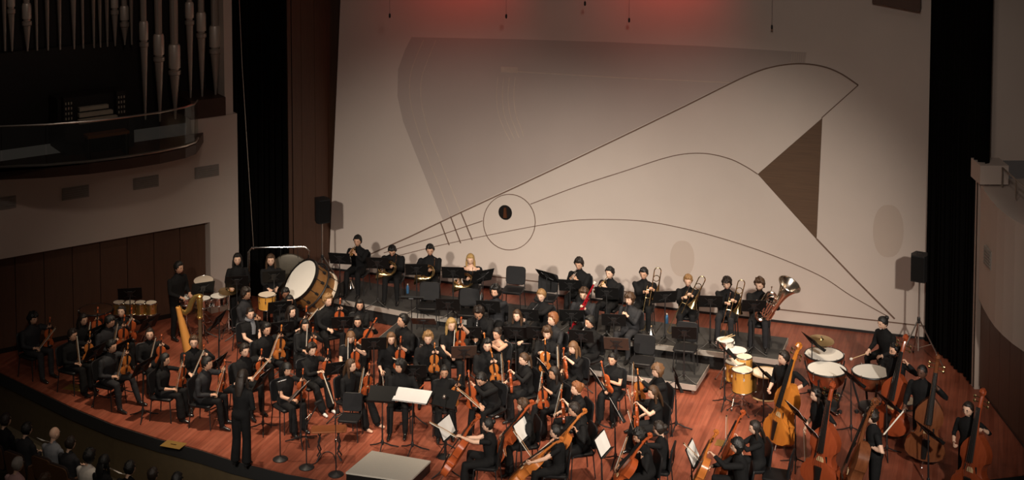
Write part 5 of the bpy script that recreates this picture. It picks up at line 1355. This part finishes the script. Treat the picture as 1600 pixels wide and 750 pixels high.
# ================================================================== STANDS, CHAIRS, SHEETS
def ey(px, py, z, label, yaw):
    q = at(px, py, z + .68); q[2] = z; chair(q, R(yaw), label)
ey(802, 437, .4, 'empty black chair alone against the pale mural wall', -14)
ey(669, 462, .2, 'empty black chair on the low riser below the horn players', -5)
ey(731, 472, .2, 'empty black chair on the low riser below the strapless dress', -8)
ey(853, 449, .4, 'empty black chair behind the tilted rear stand', -14)
ey(1003, 546, 0, 'empty black chair before the low riser right of the brown stand', -18)
ey(1071, 526, .2, 'empty black chair on the low platform behind a stand', -15)
ey(1214, 722, 0, 'black chair back at bottom right before the orange bass', -110)
inst('orchestra_chair', CHAIR, 'empty black chair in the front near the wooden table', 'chair', 'black padded orchestra chairs', mat4(at(547, 684), R(-8), sc=.86))
ey(620, 512, 0, 'black chair partly hidden behind the player turned left', 10) if False else None

ST = lambda *a, **k: stand(*a, **k)
ya = R(-8)
def S(px, py, yaw, z, who, **k): return stand(px, py, R(yaw), z, k.pop('label', None) or ('black music stand ' + who), **k)
# rear riser
S(531, 404, -10, .4, 'before the leftmost trumpeter')
S(590, 411, -5, .4, 'before the horn player with bowed head')
S(651, 421, 0, .4, 'before the horn player left of the dress')
S(708, 426, -5, .4, 'just left of the strapless dress')
S(754, 431, 28, .4, 'turned sideways right of the strapless dress')
S(855, 431, -40, .4, 'tilted before the empty rear chair', tilt=50)
S(891, 446, -10, .4, 'before the silver trumpet player')
S(948, 458, -10, .4, 'before the trumpeter with fist at mouth')
S(1039, 464, 8, .4, 'between the left and middle trombonists')
S(1110, 471, -5, .4, 'between the middle trombonist and the one beside the tuba')
S(1178, 478, -5, .4, 'before the tubist')
# low riser and woodwinds
S(700, 476, -5, .2, 'between the two empty low riser chairs')
S(763, 479, -8, .2, 'before the jacketed clarinettist', h=1.08)
S(823, 492, -8, .2, 'before the player leaning over', h=.93)
S(893, 493, -5, .2, 'before the red bassoon')
S(959, 500, -8, .2, 'before the suited clarinettist')
S(643, 466, -5, .2, 'with flat desk left of the empty chairs', tilt=25)
S(662, 502, -5, 0, 'low and brown before the riser below the empty chairs', tilt=40, brown=True)
S(733, 520, 0, 0, 'with pale edges behind the tall violist')
S(806, 520, -8, 0, 'before the flautist with flute across lap')
S(842, 520, -8, 0, 'before the flautist in profile', h=1.1)
S(908, 525, -12, 0, 'before the oboist', h=1.1)
S(963, 537, -10, 0, 'brown backed, above the V neck violinist', label='brown backed music stand above the V neck violinist', brown=True)
S(1069, 520, -8, .2, 'in front of the empty chair on the platform')
# string stands
S(725, 550, 5, 0, 'before the violist sitting tall', label='brown black music stand before the violist sitting tall', brown=True)
S(537, 504, 5, 0, 'between the shirted violinist and the rearmost player')
S(584, 537, 8, 0, 'tall and turned between two short sleeved violinists', h=1.1)
S(528, 575, 20, 0, 'left of the violinist behind the empty chair')
S(646, 580, 0, 0, 'behind the player looking left')
S(440, 512, 15, 0, 'below the profile violinist')
S(437, 480, 15, 0, 'under the maple drum', h=1.12)
S(469, 611, 75, 0, 'slanting before the violinist behind the microphone', label='brown music stand slanting before the violinist behind the microphone', brown=True, tilt=50, sheet='white sheet on the slanting brown stand by the microphones')
S(410, 592, 70, 0, 'beside the standing leader', sheet='white sheet on the stand beside the standing leader')
S(340, 568, 70, 0, 'before the violinist in front of the harp', sheet='white sheet on the stand left of the standing leader')
S(222, 574, 65, 0, 'before the violinist left of the harp')
S(190, 543, 65, 0, 'before the violist below gold drums', sheet='white sheet on the stand below the gold drums')
S(148, 520, 60, 0, 'before the player nearest the copper drum', sheet='white sheet on the stand nearest the copper drum')
S(148, 550, 60, 0, 'before the second front row violinist', sheet='white sheet at the second front row violinist')
S(233, 505, 60, 0, 'behind the violinist left of the harp', sheet='white sheet behind the violinist left of the harp')
S(203, 459, 10, 0, 'dark and tall behind the gold drums', h=1.25)
S(317, 450, 25, 0, 'under the dark tilted drum by the harp', h=1.1)
S(370, 440, 10, 0, 'with white page before a percussionist', h=1.27, sheet='white page peeking over the percussion stand')
S(428, 432, 10, 0, 'before the percussionist at the gong', h=1.34)
S(341, 500, 75, 0, 'edge on, just right of the harp column')
# conductor
pcd = at(644, 619, 1.05)
S(644, 619, 163, 0, 'holding the big score', label='large flat conductor desk holding the big white score', tilt=18, h=1.05, dw=.70)
M_ = mat4((pcd[0], pcd[1], 0), R(163)) @ mat4((0, 0, 1.05), rz=math.pi) @ mat4(rx=R(18)) @ mat4((0, 0, .008))
paper(M_, 'large open white score on the conductor desk', .66, .36)
S(597, 616, 172, 0, 'just left of the conductor score', tilt=35, h=1.05)
S(696, 622, 150, 0, 'behind the round microphone right of the score', tilt=50)
# cello stands and sheets
S(697, 668, 60, 0, 'before the front cellist', label='black music stand before the front cellist', tilt=55, h=.85) if False else None
S(697, 668, -115, 0, 'before the front cellist', tilt=66, h=.86, sheet='white sheet left of the front cellist')
S(815, 671, -115, 0, 'between two cellists', tilt=66, h=.86, sheet='white sheet between the cello players at bottom centre')
S(941, 693, -115, 0, 'alone between cellists', tilt=66, h=.86, sheet='lone white sheet right of the bottom centre cellist')
S(1082, 708, -110, 0, 'at the right cello desk', tilt=66, h=.86, sheet='white sheet at the right cello desk')
S(962, 640, -80, 0, 'tall with edge on sheet', sheet='edge on white sheet on the tall stand at centre right')
S(932, 592, -75, 0, 'left of the V neck violinist', sheet='white sheet edge left of the V neck violinist')
S(850, 575, -70, 0, 'before the violist gripping a viola', sheet='white sheet edge beside the gripped viola')
S(1057, 592, -85, 0, 'empty and thin in front of the low platform', h=1.0, tilt=80)
# right side, seen edge on
S(1133, 545, -80, 0, 'edge on over the left concert toms', h=1.15, tilt=50)
S(1194, 582, -75, 0, 'edge on before the dark drum', h=1.1, tilt=50)
S(1270, 534, -70, 0, 'edge on over the rear timpani', h=1.15, tilt=50)
S(1331, 590, -70, 0, 'edge on between the timpani', h=1.1, tilt=50)
S(1244, 644, -72, 0, 'before the orange bass', tilt=55, sheet='sheet edge before the orange bass')
S(1272, 680, -75, 0, 'before the bow hanging bassist', tilt=58, sheet='white sheet on the bass stand at bottom right')
S(1387, 628, -70, 0, 'before the red bass by the timpani', tilt=50)
S(1452, 676, -70, 0, 'before the second bassist from right', tilt=50)

# ================================================================== PERCUSSION
PG = 'percussion drums'
# left: copper drum, row of gold toms
timpani(150, 483, .36, 'copper kettledrum at the dim far left', 0, M_COVER)
rp = at(212, 486, .72)
for k in range(4):
    q = at(186 + 16.5 * k, 472 + .2 * k, .95)
    drum('tom_drum', q, .13, .24, M_GOLDLEAF, M_SKINH, ['leftmost small gold drum of the row', 'second small gold drum from the left', 'third small gold drum from the left', 'rightmost small gold drum of the row'][k], lugs=6, group='row of small gold drums')
for px in (192, 230):
    q = at(px, 490, .70); tripod('drum_stand', (q[0], q[1], 0), .72, 'chrome stand under the %s small gold drums' % ('left' if px < 200 else 'right'))
# left percussion near the harp
def on_stand(px, py, z, r_, dep, sh, hd, label, rx=0, ry=0, slabel=None, **k):
    q = at(px, py, z); drum('snare_drum' if 'snare' in label else 'tom_drum', q, r_, dep, sh, hd, label, rx=rx, ry=ry, **k)
    tripod('drum_stand', (q[0], q[1], 0), z - dep - .02, slabel or ('chrome tripod under the ' + label))
on_stand(291, 464, .92, .17, .14, M_CHROME, M_SKINW, 'chrome snare drum at the left percussionist', group=PG)
on_stand(318, 438, 1.12, .22, .30, M_DARKSHELL, M_SKINH, 'dark tilted tom by the harp', rx=10, group=PG)
on_stand(317, 466, .92, .17, .18, M_CHROME, M_SKINW, 'silver timbale drum right beside the harp top', group=PG)
on_stand(342, 462, .92, .19, .18, M_CHROME, M_SKINW, 'silver timbale drum under the gold cymbal', group=PG)
q = at(357, 454, 1.0); cymbal(q, .22, 'gold cymbal left of the percussion stand with page'); tripod('cymbal_stand', (q[0], q[1], 0), 1.02, 'thin stand of the gold cymbal near the harp', mat=M_CHROME)
on_stand(417, 460, 1.0, .19, .30, M_MAPLE, M_SKINH, 'single maple drum under the percussionist hand', group=PG)
# gong in its tubular frame
gp = at(432, 398, 1.72); gy = gp[1] + .4
fr = root('percussion_rack', 'chrome tubular frame around the large gong', 'rack', None, mat4((gp[0], gy, 0), R(3)))
mb = MB(); mb.tube([(-.68, 0, .03), (-.68, 0, 1.66), (-.60, 0, 1.76), (.58, 0, 1.76), (.66, 0, 1.66), (.66, 0, .03)], .022, 8); part('tube', mb, M_CHROME, fr)
for x in (-.68, .66):
    mb = MB(); mb.tube([(x, -.30, .03), (x, .30, .03)], .02, 6); part('foot', mb, M_BLACK, fr)
gg = root('gong', 'large dark bronze gong hanging behind a percussionist', 'gong', None, mat4((gp[0] + .22, gy, 1.14), R(3)))
mb = MB(); mb.lathe([(.02, .03), (.12, .03), (.40, .01), (.45, -.01), (.46, -.05), (.44, -.05), (.38, 0), (.1, .015), (.02, .015)], 30, mat4(rx=R(90))); part('disc', mb, M_TAM, gg)
mb = MB()
for x in (-.2, .2): mb.tube([(x, 0, .36), (x * .9, 0, .61)], .006, 5)
part('cord', mb, M_BLACK, gg)
# big tilted bass drum on its cradle
ax = nrm(V3(-.62, -.42, .62)); hc_ = at(470, 438, 1.18); r_ = .50; dp = .60
mz = ax; my = nrm(np.cross(mz, V3(1, 0, 0.3))); M = np.eye(4); M[:3, 0] = np.cross(my, mz); M[:3, 1] = my; M[:3, 2] = mz; M[:3, 3] = hc_
bd_ = root('bass_drum', 'huge tilted brown bass drum with white head', 'drum', None, M)
mb = MB(); mb.lathe([(r_ * .97, -dp), (r_ * .97, 0)], 36); part('shell', mb, M_BASSDRUM, bd_)
for z in (0.0, -dp):
    mb = MB(); mb.lathe([(r_ * .98, z - .035), (r_ * 1.03, z - .03), (r_ * 1.03, z + .03), (r_ * .97, z + .032)], 36, cap=False); part('hoop', mb, M_EBONY if z == 0 else M_SKINH, bd_)
    mb = MB(); s_ = 1 if z == 0 else -1; mb.lathe([(r_ * .97, z + .004 * s_), (r_ * .96, z + .014 * s_)], 36); part('drum_head', mb, M_SKINW, bd_)
mb = MB(); mb.lathe([(r_ * .985, .010), (r_ * .94, .022)], 36, cap=False); part('head_ring', mb, M_EBONY, bd_)
for k in range(12):
    a = 2 * math.pi * k / 12; c_, s_ = math.cos(a) * r_, math.sin(a) * r_; mb = MB()
    mb.tube([(c_ * 1.03, s_ * 1.03, .05), (c_ * 1.03, s_ * 1.03, -.20)], .009, 5); mb.box((c_ * 1.0, s_ * 1.0, -.22), (.05, .05, .07), a); part('lug', mb, M_BLACK, bd_)
    mb = MB(); mb.tube([(c_ * 1.03, s_ * 1.03, -dp - .03), (c_ * 1.03, s_ * 1.03, -dp + .2)], .009, 5); mb.box((c_, s_, -dp + .22), (.05, .05, .07), a); part('lug', mb, M_BLACK, bd_)
hcx = hc_ - ax * dp / 2
cr = root('drum_cradle', 'dark tilting stand under the huge bass drum', 'stand', None, mat4((hcx[0], hcx[1], 0)))
mb = MB(); mb.torus(.56, .02, 30, 6); mb.v = [np.concatenate(mb.v) @ M[:3, :3].T + (hcx - V3(hcx[0], hcx[1], 0))]; part('ring', mb, M_BLACK, cr)
for s in (-1, 1):
    mb = MB(); mb.tube([(s * .5, .0, hcx[2] - .25), (s * .48, .1, .5), (s * .45, .35, .03)], .02, 6); mb.tube([(s * .48, .1, .5), (s * .45, -.35, .03)], .02, 6); part('leg', mb, M_BLACK, cr)
mb = MB(); mb.tube([(-.45, .35, .04), (.45, .35, .04)], .018, 6); mb.tube([(-.45, -.35, .04), (.45, -.35, .04)], .018, 6); part('brace', mb, M_BLACK, cr)
# right: snare, white drum, concert toms, dark drum
on_stand(1133, 531, .92, .18, .14, M_CHROME, M_SKINW, 'chrome snare drum under the edge on stand', group=PG)
q = at(1136, 527, .95); ds = root('drum_sticks', 'pair of pale drum sticks on the right snare drum', 'sticks', None, mat4((q[0], q[1], .945), R(40)))
for s in (-1, 1):
    mb = MB(); mb.tube([(-.2, s * .02, .008), (.2, s * .035, .008)], .008, 6); part('stick', mb, M_BRIDGE, ds)
on_stand(1151, 547, .80, .21, .16, M_CHROME, M_SKINW, 'white headed snare drum behind the maple toms', group=PG)
TG = 'maple concert toms on the right'
on_stand(1149, 565, .88, .19, .36, M_MAPLE, M_SKINH, 'left maple concert tom', group=TG)
on_stand(1163, 557, .95, .155, .30, M_MAPLE, M_SKINH, 'small maple concert tom at the back right', group=TG)
on_stand(1160, 577, .85, .20, .42, M_MAPLE, M_SKINH, 'largest maple concert tom in front', group=TG)
on_stand(1197, 582, .80, .27, .46, M_DARKSHELL, M_SKINH, 'dark shelled floor drum before the orange bass', hoop=M_BRIDGE, group=PG)
timpani(1288, 553, .38, 'rear copper timpani under the cymbal', R(40))
timpani(1292, 576, .38, 'middle copper timpani in front of the rear one', R(20))
timpani(1361, 580, .36, 'right copper timpani beside the red bass', R(-30))
q = at(1283, 531, 1.02); cymbal(q, .26, 'gold cymbal above the rear timpani'); tripod('cymbal_stand', (q[0], q[1], 0), 1.04, 'thin stand of the cymbal above the rear timpani')
on_stand(1416, 626, .42, .20, .12, M_CHROME, M_SKINH, 'low pale drum behind the second bassist from right', group=PG)
q = at(1385, 545, .60); 
stl = root('drum_throne', 'round black stool under the timpanist', 'stool', None, mat4((TIMP[2][0], TIMP[2][1] + .02, 0)))
mb = MB(); mb.lathe([(.16, .60), (.18, .62), (.18, .67), (.15, .69)], 18); part('seat', mb, M_PAD, stl)
mb = MB(); mb.tube([(0, 0, .2), (0, 0, .61)], .018, 8); part('pole', mb, M_CHROME, stl)
for k in range(3):
    a = R(30 + 120 * k); mb = MB(); mb.tube([(0, 0, .35), (.26 * math.cos(a), .26 * math.sin(a), .015)], .012, 6); part('leg', mb, M_CHROME, stl)

# ================================================================== HARP
hb = at(305, 592)
hp = root('harp', 'golden pedal harp with orange soundbox and gilt column', 'harp', None, mat4((hb[0], hb[1], 0), R(8), sc=.95))
mb = MB(); mb.lathe([(.055, .10), (.06, .14), (.045, .18), (.042, 1.30), (.05, 1.32)], 14, mat4((.12, 0, 0))); part('column', mb, M_HARPD, hp)
mb = MB(); mb.lathe([(.05, 1.32), (.065, 1.36), (.05, 1.40), (.06, 1.46), (.048, 1.52), (.066, 1.58), (.055, 1.64), (.075, 1.72), (.06, 1.78), (.08, 1.82), (.05, 1.85), (.02, 1.86)], 14, mat4((.12, 0, 0))); part('capital', mb, M_GOLDLEAF, hp)
mb = MB(); mb.tube([(-.34, 0, 1.60), (-.12, 0, .60), (.02, 0, .14)], [(.07, .05), (.13, .12), (.19, .16)], 12, ref=(0, 1, 0)); part('soundbox', mb, M_HARP, hp)
mb = MB(); mb.tube([(-.30, 0, 1.60), (-.20, 0, .98), (.04, 0, .16)], [(.045, .008)] * 3, 6, ref=(0, 1, 0), M=mat4((.03, 0, 0))); part('soundboard', mb, M_GOLDLEAF, hp)
mb = MB(); mb.tube([(-.36, 0, 1.60), (-.28, 0, 1.50), (-.18, 0, 1.46), (-.10, 0, 1.54), (-.05, 0, 1.70), (.02, 0, 1.80), (.12, 0, 1.82)], [(.03, .05), (.03, .06), (.028, .06), (.028, .06), (.028, .06), (.03, .055), (.04, .05)], 8, ref=(0, 1, 0)); part('neck', mb, M_GOLDLEAF, hp)
mb = MB()
for k in range(28):
    t = k / 27; a_ = np.array([-.30 + .36 * t, .0, 1.50 + .30 * t ** 1.6]); b_ = np.array([-.29 + .33 * t, 0, 1.48 - 1.22 * t]); mb.tube([a_, b_], .0018, 3)
part('strings', mb, M_SILVER, hp)
mb = MB(); mb.rbox((.06, 0, .06), (.42, .34, .12), .06); part('base', mb, M_GOLDLEAF, hp)
for k in range(7):
    mb = MB(); mb.box((-.10 + .05 * k, -.21, .05), (.025, .10, .012)); part('pedal', mb, M_BRASS, hp)

# ================================================================== SPEAKERS, MICROPHONES, ODDMENTS
def pa(px, py, base, yaw, label, slabel, hgt=2.05):
    q = at(px, py, hgt); M = mat4((q[0], q[1], 0), R(yaw))
    s = root('speaker_stand', slabel, 'stand', 'tripod speaker stands', M)
    mb = MB(); mb.tube([(0, 0, .25), (0, 0, hgt - .28)], .018, 8); part('pole', mb, M_RAILST, s)
    mb = MB(); mb.lathe([(.03, .85), (.035, .88), (.035, .96), (.025, .98)], 8); part('collar', mb, M_BLACK, s)
    for k in range(3):
        a = R(90 + 120 * k + 25); ca, sa = math.cos(a), math.sin(a); mb = MB()
        mb.tube([(.03 * ca, .03 * sa, .90), (.55 * ca, .55 * sa, .02)], .016, 6); mb.tube([(.02 * ca, .02 * sa, .32), (.30 * ca, .30 * sa, .46)], .010, 5); l = part('leg', mb, M_RAILST, s)
        mb = MB(); mb.ball((.55 * ca, .55 * sa, .022), .025, 6, 4); part('rubber_foot', mb, M_BLACK, l)
    s = root('loudspeaker', label, 'speaker', 'loudspeakers on tripods', M @ mat4((0, 0, hgt)))
    mb = MB(); mb.prism([(-.14, -.17), (.14, -.17), (.17, -.05), (.12, .16), (-.12, .16), (-.17, -.05)], -.28, .28); part('cabinet', mb, M_BLACK, s, False)
    mb = MB(); mb.box((0, -.178, 0), (.26, .014, .50)); part('grille', mb, M_DESK, s, False)
    mb = MB(); mb.tube([(-.06, 0, .28), (-.05, 0, .31), (.05, 0, .31), (.06, 0, .28)], .008, 6); part('handle', mb, M_BLACK, s)
pa(503, 328, 0, 30, 'black loudspeaker on a pole against the wooden wing', 'tripod stand of the loudspeaker by the wooden wing')
pa(1437, 417, 0, -30, 'black loudspeaker on a pole at the right curtain', 'tripod stand of the loudspeaker at the right curtain')
def mic(px, py, h, label, head=None):
    q = at(px, py); s = root('microphone_stand', label, 'microphone stand', 'round based microphone stands', mat4((q[0], q[1], 0), R(head or 0)))
    mb = MB(); mb.lathe([(.135, 0), (.14, .012), (.12, .028), (.05, .045), (.02, .06)], 20); part('base', mb, M_BLACK, s)
    mb = MB(); mb.tube([(0, 0, .04), (0, 0, h * .6)], .011, 8); mb.tube([(0, 0, h * .6), (0, 0, h)], .007, 6); part('pole', mb, M_BLACK, s)
    mb = MB(); mb.lathe([(.014, h * .58), (.018, h * .59), (.018, h * .63), (.012, h * .64)], 8); part('clutch', mb, M_CHROME, s)
    mb = MB(); mb.tube([(0, .0, h), (.02, -.02, h + .03)], .012, 6); mb.tube([(-.03, 0, h + .02), (.12, -.01, h + .06)], [.011, .014], 8); part('microphone', mb, M_CHROME, s)
mic(438, 718, 1.42, 'leftmost round based microphone stand, tallest of the three', 10)
mic(479, 731, .88, 'middle round based microphone stand of the three', 60)
mic(525, 742, 1.02, 'rightmost round based microphone stand beside the podium', 40)
q = at(694, 620, 1.12); s = root('microphone_stand', 'microphone with round grey windscreen right of the conductor score', 'microphone stand', None, mat4((q[0], q[1], 0), 0))
mb = MB(); mb.ball((0, 0, 1.12), .035, 10, 7); part('windscreen', mb, M_RAILST, s)
mb = MB(); mb.tube([(0, 0, .04), (0, .02, 1.08)], .009, 6); part('pole', mb, M_BLACK, s)
mb = MB(); mb.lathe([(.13, 0), (.13, .015), (.03, .045)], 18); part('base', mb, M_BLACK, s)
# small wooden table with curved legs
q = at(514, 671, .55); t = root('small_table', 'low wooden table with curved dark legs near the microphones', 'table', None, mat4((q[0], q[1], 0), R(5)))
mb = MB(); mb.rbox((0, 0, .555), (.64, .30, .03), .04); part('table_top', mb, M_TABLE, t)
for sx in (-1, 1):
    for sy in (-1, 1):
        mb = MB(); mb.tube([(sx * .20, sy * .10, .545), (sx * .15, sy * .09, .44), (sx * .20, sy * .10, .28), (sx * .15, sy * .09, .14), (sx * .22, sy * .12, .012)], .014, 6); part('leg', mb, M_BLACK, t)
cb = root('cable', 'thin black cable curling on the floor near the microphones', 'cable')
mb = MB(); pts = [at(x, y, .012) for x, y in ((481, 726), (492, 724), (500, 716), (505, 708), (514, 706), (522, 712), (526, 730))]; mb.tube(smoothline(pts), .008, 5); part('lead', mb, M_BLACK, cb)
# folded music stand lying near the table
q = at(478, 690); fs_ = root('folded_stand', 'folded black tripod with clip beside the middle microphone', 'stand', None, mat4((q[0], q[1], 0), R(30)))
mb = MB(); mb.tube([(0, 0, .30), (0, 0, .06)], .012, 6); mb.tube([(0, 0, .30), (.28, .10, .62)], .012, 6); part('pole', mb, M_BLACK, fs_)
mb = MB(); mb.box((.30, .11, .64), (.16, .05, .05), .4); part('clip', mb, M_BLACK, fs_, False)
for k in range(3):
    a = R(20 + 120 * k); mb = MB(); mb.tube([(0, 0, .10), (.28 * math.cos(a), .28 * math.sin(a), .01)], .011, 5); part('leg', mb, M_BLACK, fs_)
def bottle(px, py, z, mat, label):
    q = at(px, py, z); r_ = root('water_bottle', label, 'bottle', 'water bottles on the risers', mat4((q[0], q[1], z)))
    mb = MB(); mb.lathe([(.032, 0), (.035, .02), (.035, .13), (.03, .16), (.014, .19), (.013, .20)], 12); part('body', mb, mat, r_)
    mb = MB(); mb.lathe([(.016, .195), (.016, .22)], 10); part('cap', mb, M_IVORY, r_)
bottle(637, 458, .4, M_BOTTLE, 'blue water bottle beside the horn player with bowed head')
bottle(600, 453, .4, M_BOTTLEC, 'clear bottle at the feet of the horn player with bowed head')
bottle(752, 472, .2, M_BOTTLEC, 'pale bottle left of the jacketed clarinettist')
bottle(1042, 505, .4, M_BOTTLE, 'blue bottle between the left and middle trombonists')
for px, py, lab in ((548, 451, 'silver trumpet mute at the feet of the leftmost trumpeter'), (1017, 523, 'pale trombone mute below the left trombonist')):
    q = at(px, py, .4); r_ = root('mute', lab, 'mute', None, mat4((q[0], q[1], .4)))
    mb = MB(); mb.lathe([(.085, 0), (.09, .02), (.03, .16), (.028, .18)], 14); part('cone', mb, M_CHROME, r_)
    mb = MB(); mb.lathe([(.02, .18), (.024, .185), (.02, .20)], 10); part('cork_end', mb, M_BRIDGE, r_)
# hanging microphones over the stage and a slack rope at the curtain
for k, (px, py, lab) in enumerate(((609, 28, 'leftmost tiny hanging microphone before the mural wall'), (791, 29, 'second tiny hanging microphone from the left'), (914, 9, 'third tiny hanging microphone from the left'), (983, 35, 'fourth tiny hanging microphone from the left'), (1206, 46, 'rightmost tiny hanging microphone before the mural wall'))):
    q = at_y(px, py, 32.5); r_ = root('hanging_microphone', lab, 'microphone', 'hanging microphones', mat4(q))
    mb = MB(); mb.lathe([(.012, 0), (.022, .02), (.022, .08), (.008, .10)], 8); part('capsule', mb, M_BLACK, r_)
    mb = MB(); mb.tube([(0, 0, .09), (0, 0, 3.0)], .003, 4); part('wire', mb, M_BLACK, r_)
rp_ = root('rope', 'thin pale rope hanging in front of the left black curtain', 'rope')
mb = MB(); mb.tube([at_y(372, -40, 34.2), at_y(378, 100, 34.2), at_y(386, 230, 34.2), at_y(396, 385, 34.2)], .008, 5); part('cord', mb, M_RAILST, rp_)
mb = MB(); mb.ball(at_y(396, 388, 34.2), .03, 6, 4); part('knot', mb, M_RAILST, rp_)

# ================================================================== AUDIENCE
AUD_Z = -1.10
def seat_meshes():
    bk = MB(); bk.rbox((0, 0, 0), (.50, .56, .05), .10, mat4((0, .26, .62), rx=R(80)))
    bs = MB(); bs.rbox((0, .035, 0), (.52, .50, .02), .08, mat4((0, .30, .60), rx=R(80)))
    st = MB(); st.rbox((0, 0, .44), (.48, .46, .09), .05)
    ps = [('backrest', bk.mesh('backrest', M_SEATU)), ('back_shell', bs.mesh('back_shell', M_SEATB)), ('seat', st.mesh('seat', M_SEATU))]
    for s in (-1, 1):
        a = MB(); a.rbox((s * .27, .05, .63), (.05, .34, .03), .015); a.box((s * .27, .12, .31), (.035, .22, .62)); ps.append(('armrest', a.mesh('armrest', M_SEATB)))
    return ps
TSEAT = seat_meshes()
AUD = [(9, 657, 'short', 'dark', 0, 'spectator at the left frame edge in the front row', 1.0), (42, 671, 'short', 'black', 1, 'spectator in dark clothes second from the frame edge', 1.0), (85, 678, 'bald', 'grey', 4, 'spectator in grey top in the front row', 1.0), (110, 693, 'short', 'dark', 1, 'spectator between the grey top and the white shirt', .97),
       (140, 713, 'mop', 'black', 3, 'spectator in white shirt holding a programme', 1.0), (163, 722, 'long', 'black', 0, 'spectator in black right of the white shirt', 1.0), (203, 732, 'short', 'black', 0, 'spectator third from right in the dark front row', 1.0), (239, 742, 'short', 'dark', 0, 'spectator second from right in the dark front row', .97), (277, 750, 'short', 'black', 0, 'rightmost spectator below the stage lip', 1.0),
       (28, 726, 'short', 'grey', 6, 'spectator in pink collar at the lower left corner', 1.0), (70, 752, 'mop', 'brown', 0, 'spectator at the bottom edge behind the grey top', 1.0)]
for i, (px, py, hr_, hc_, cl, who, sc) in enumerate(AUD):
    M, yw, pos = player(px, py, who, 'seen from behind', 'lap', yaw=148, z=AUD_Z, hair=hr_, hc=hc_, cloth=cl, pants=1, sc=sc, seat=False, f=(hr_ == 'long'), group='seated spectators', look=(0, 4))
    inst('theatre_seat', TSEAT, 'theatre seat under ' + who, 'seat', 'theatre seats', mat4(pos, yw))
    if 'programme' in who or 'second from the frame' in who or 'black right' in who:
        d_ = V3(math.sin(yw), -math.cos(yw), 0); g = pos + d_ * .42 + V3(0, 0, .80)
        r_ = root('programme', {'spectator in white shirt holding a programme': 'white programme held by the spectator in white shirt', 'spectator in dark clothes second from the frame edge': 'pale programme of the spectator in dark clothes'}.get(who, 'pale programme beside the spectator in black'), 'paper', 'concert programmes', mat4(g, yw, R(35)))
        for s_ in (-1, 1):
            mb = MB(); mb.add([(0, -.11, 0), (s_ * .15, -.11, .02), (s_ * .15, .11, .02), (0, .11, 0), (0, -.11, -.003), (s_ * .15, -.11, .017), (s_ * .15, .11, .017), (0, .11, -.003)], [(0, 1, 2, 3), (7, 6, 5, 4), (0, 4, 5, 1), (1, 5, 6, 2), (2, 6, 7, 3), (3, 7, 4, 0)]); part('page', mb, M_PAPER, r_, False)
finish_people()
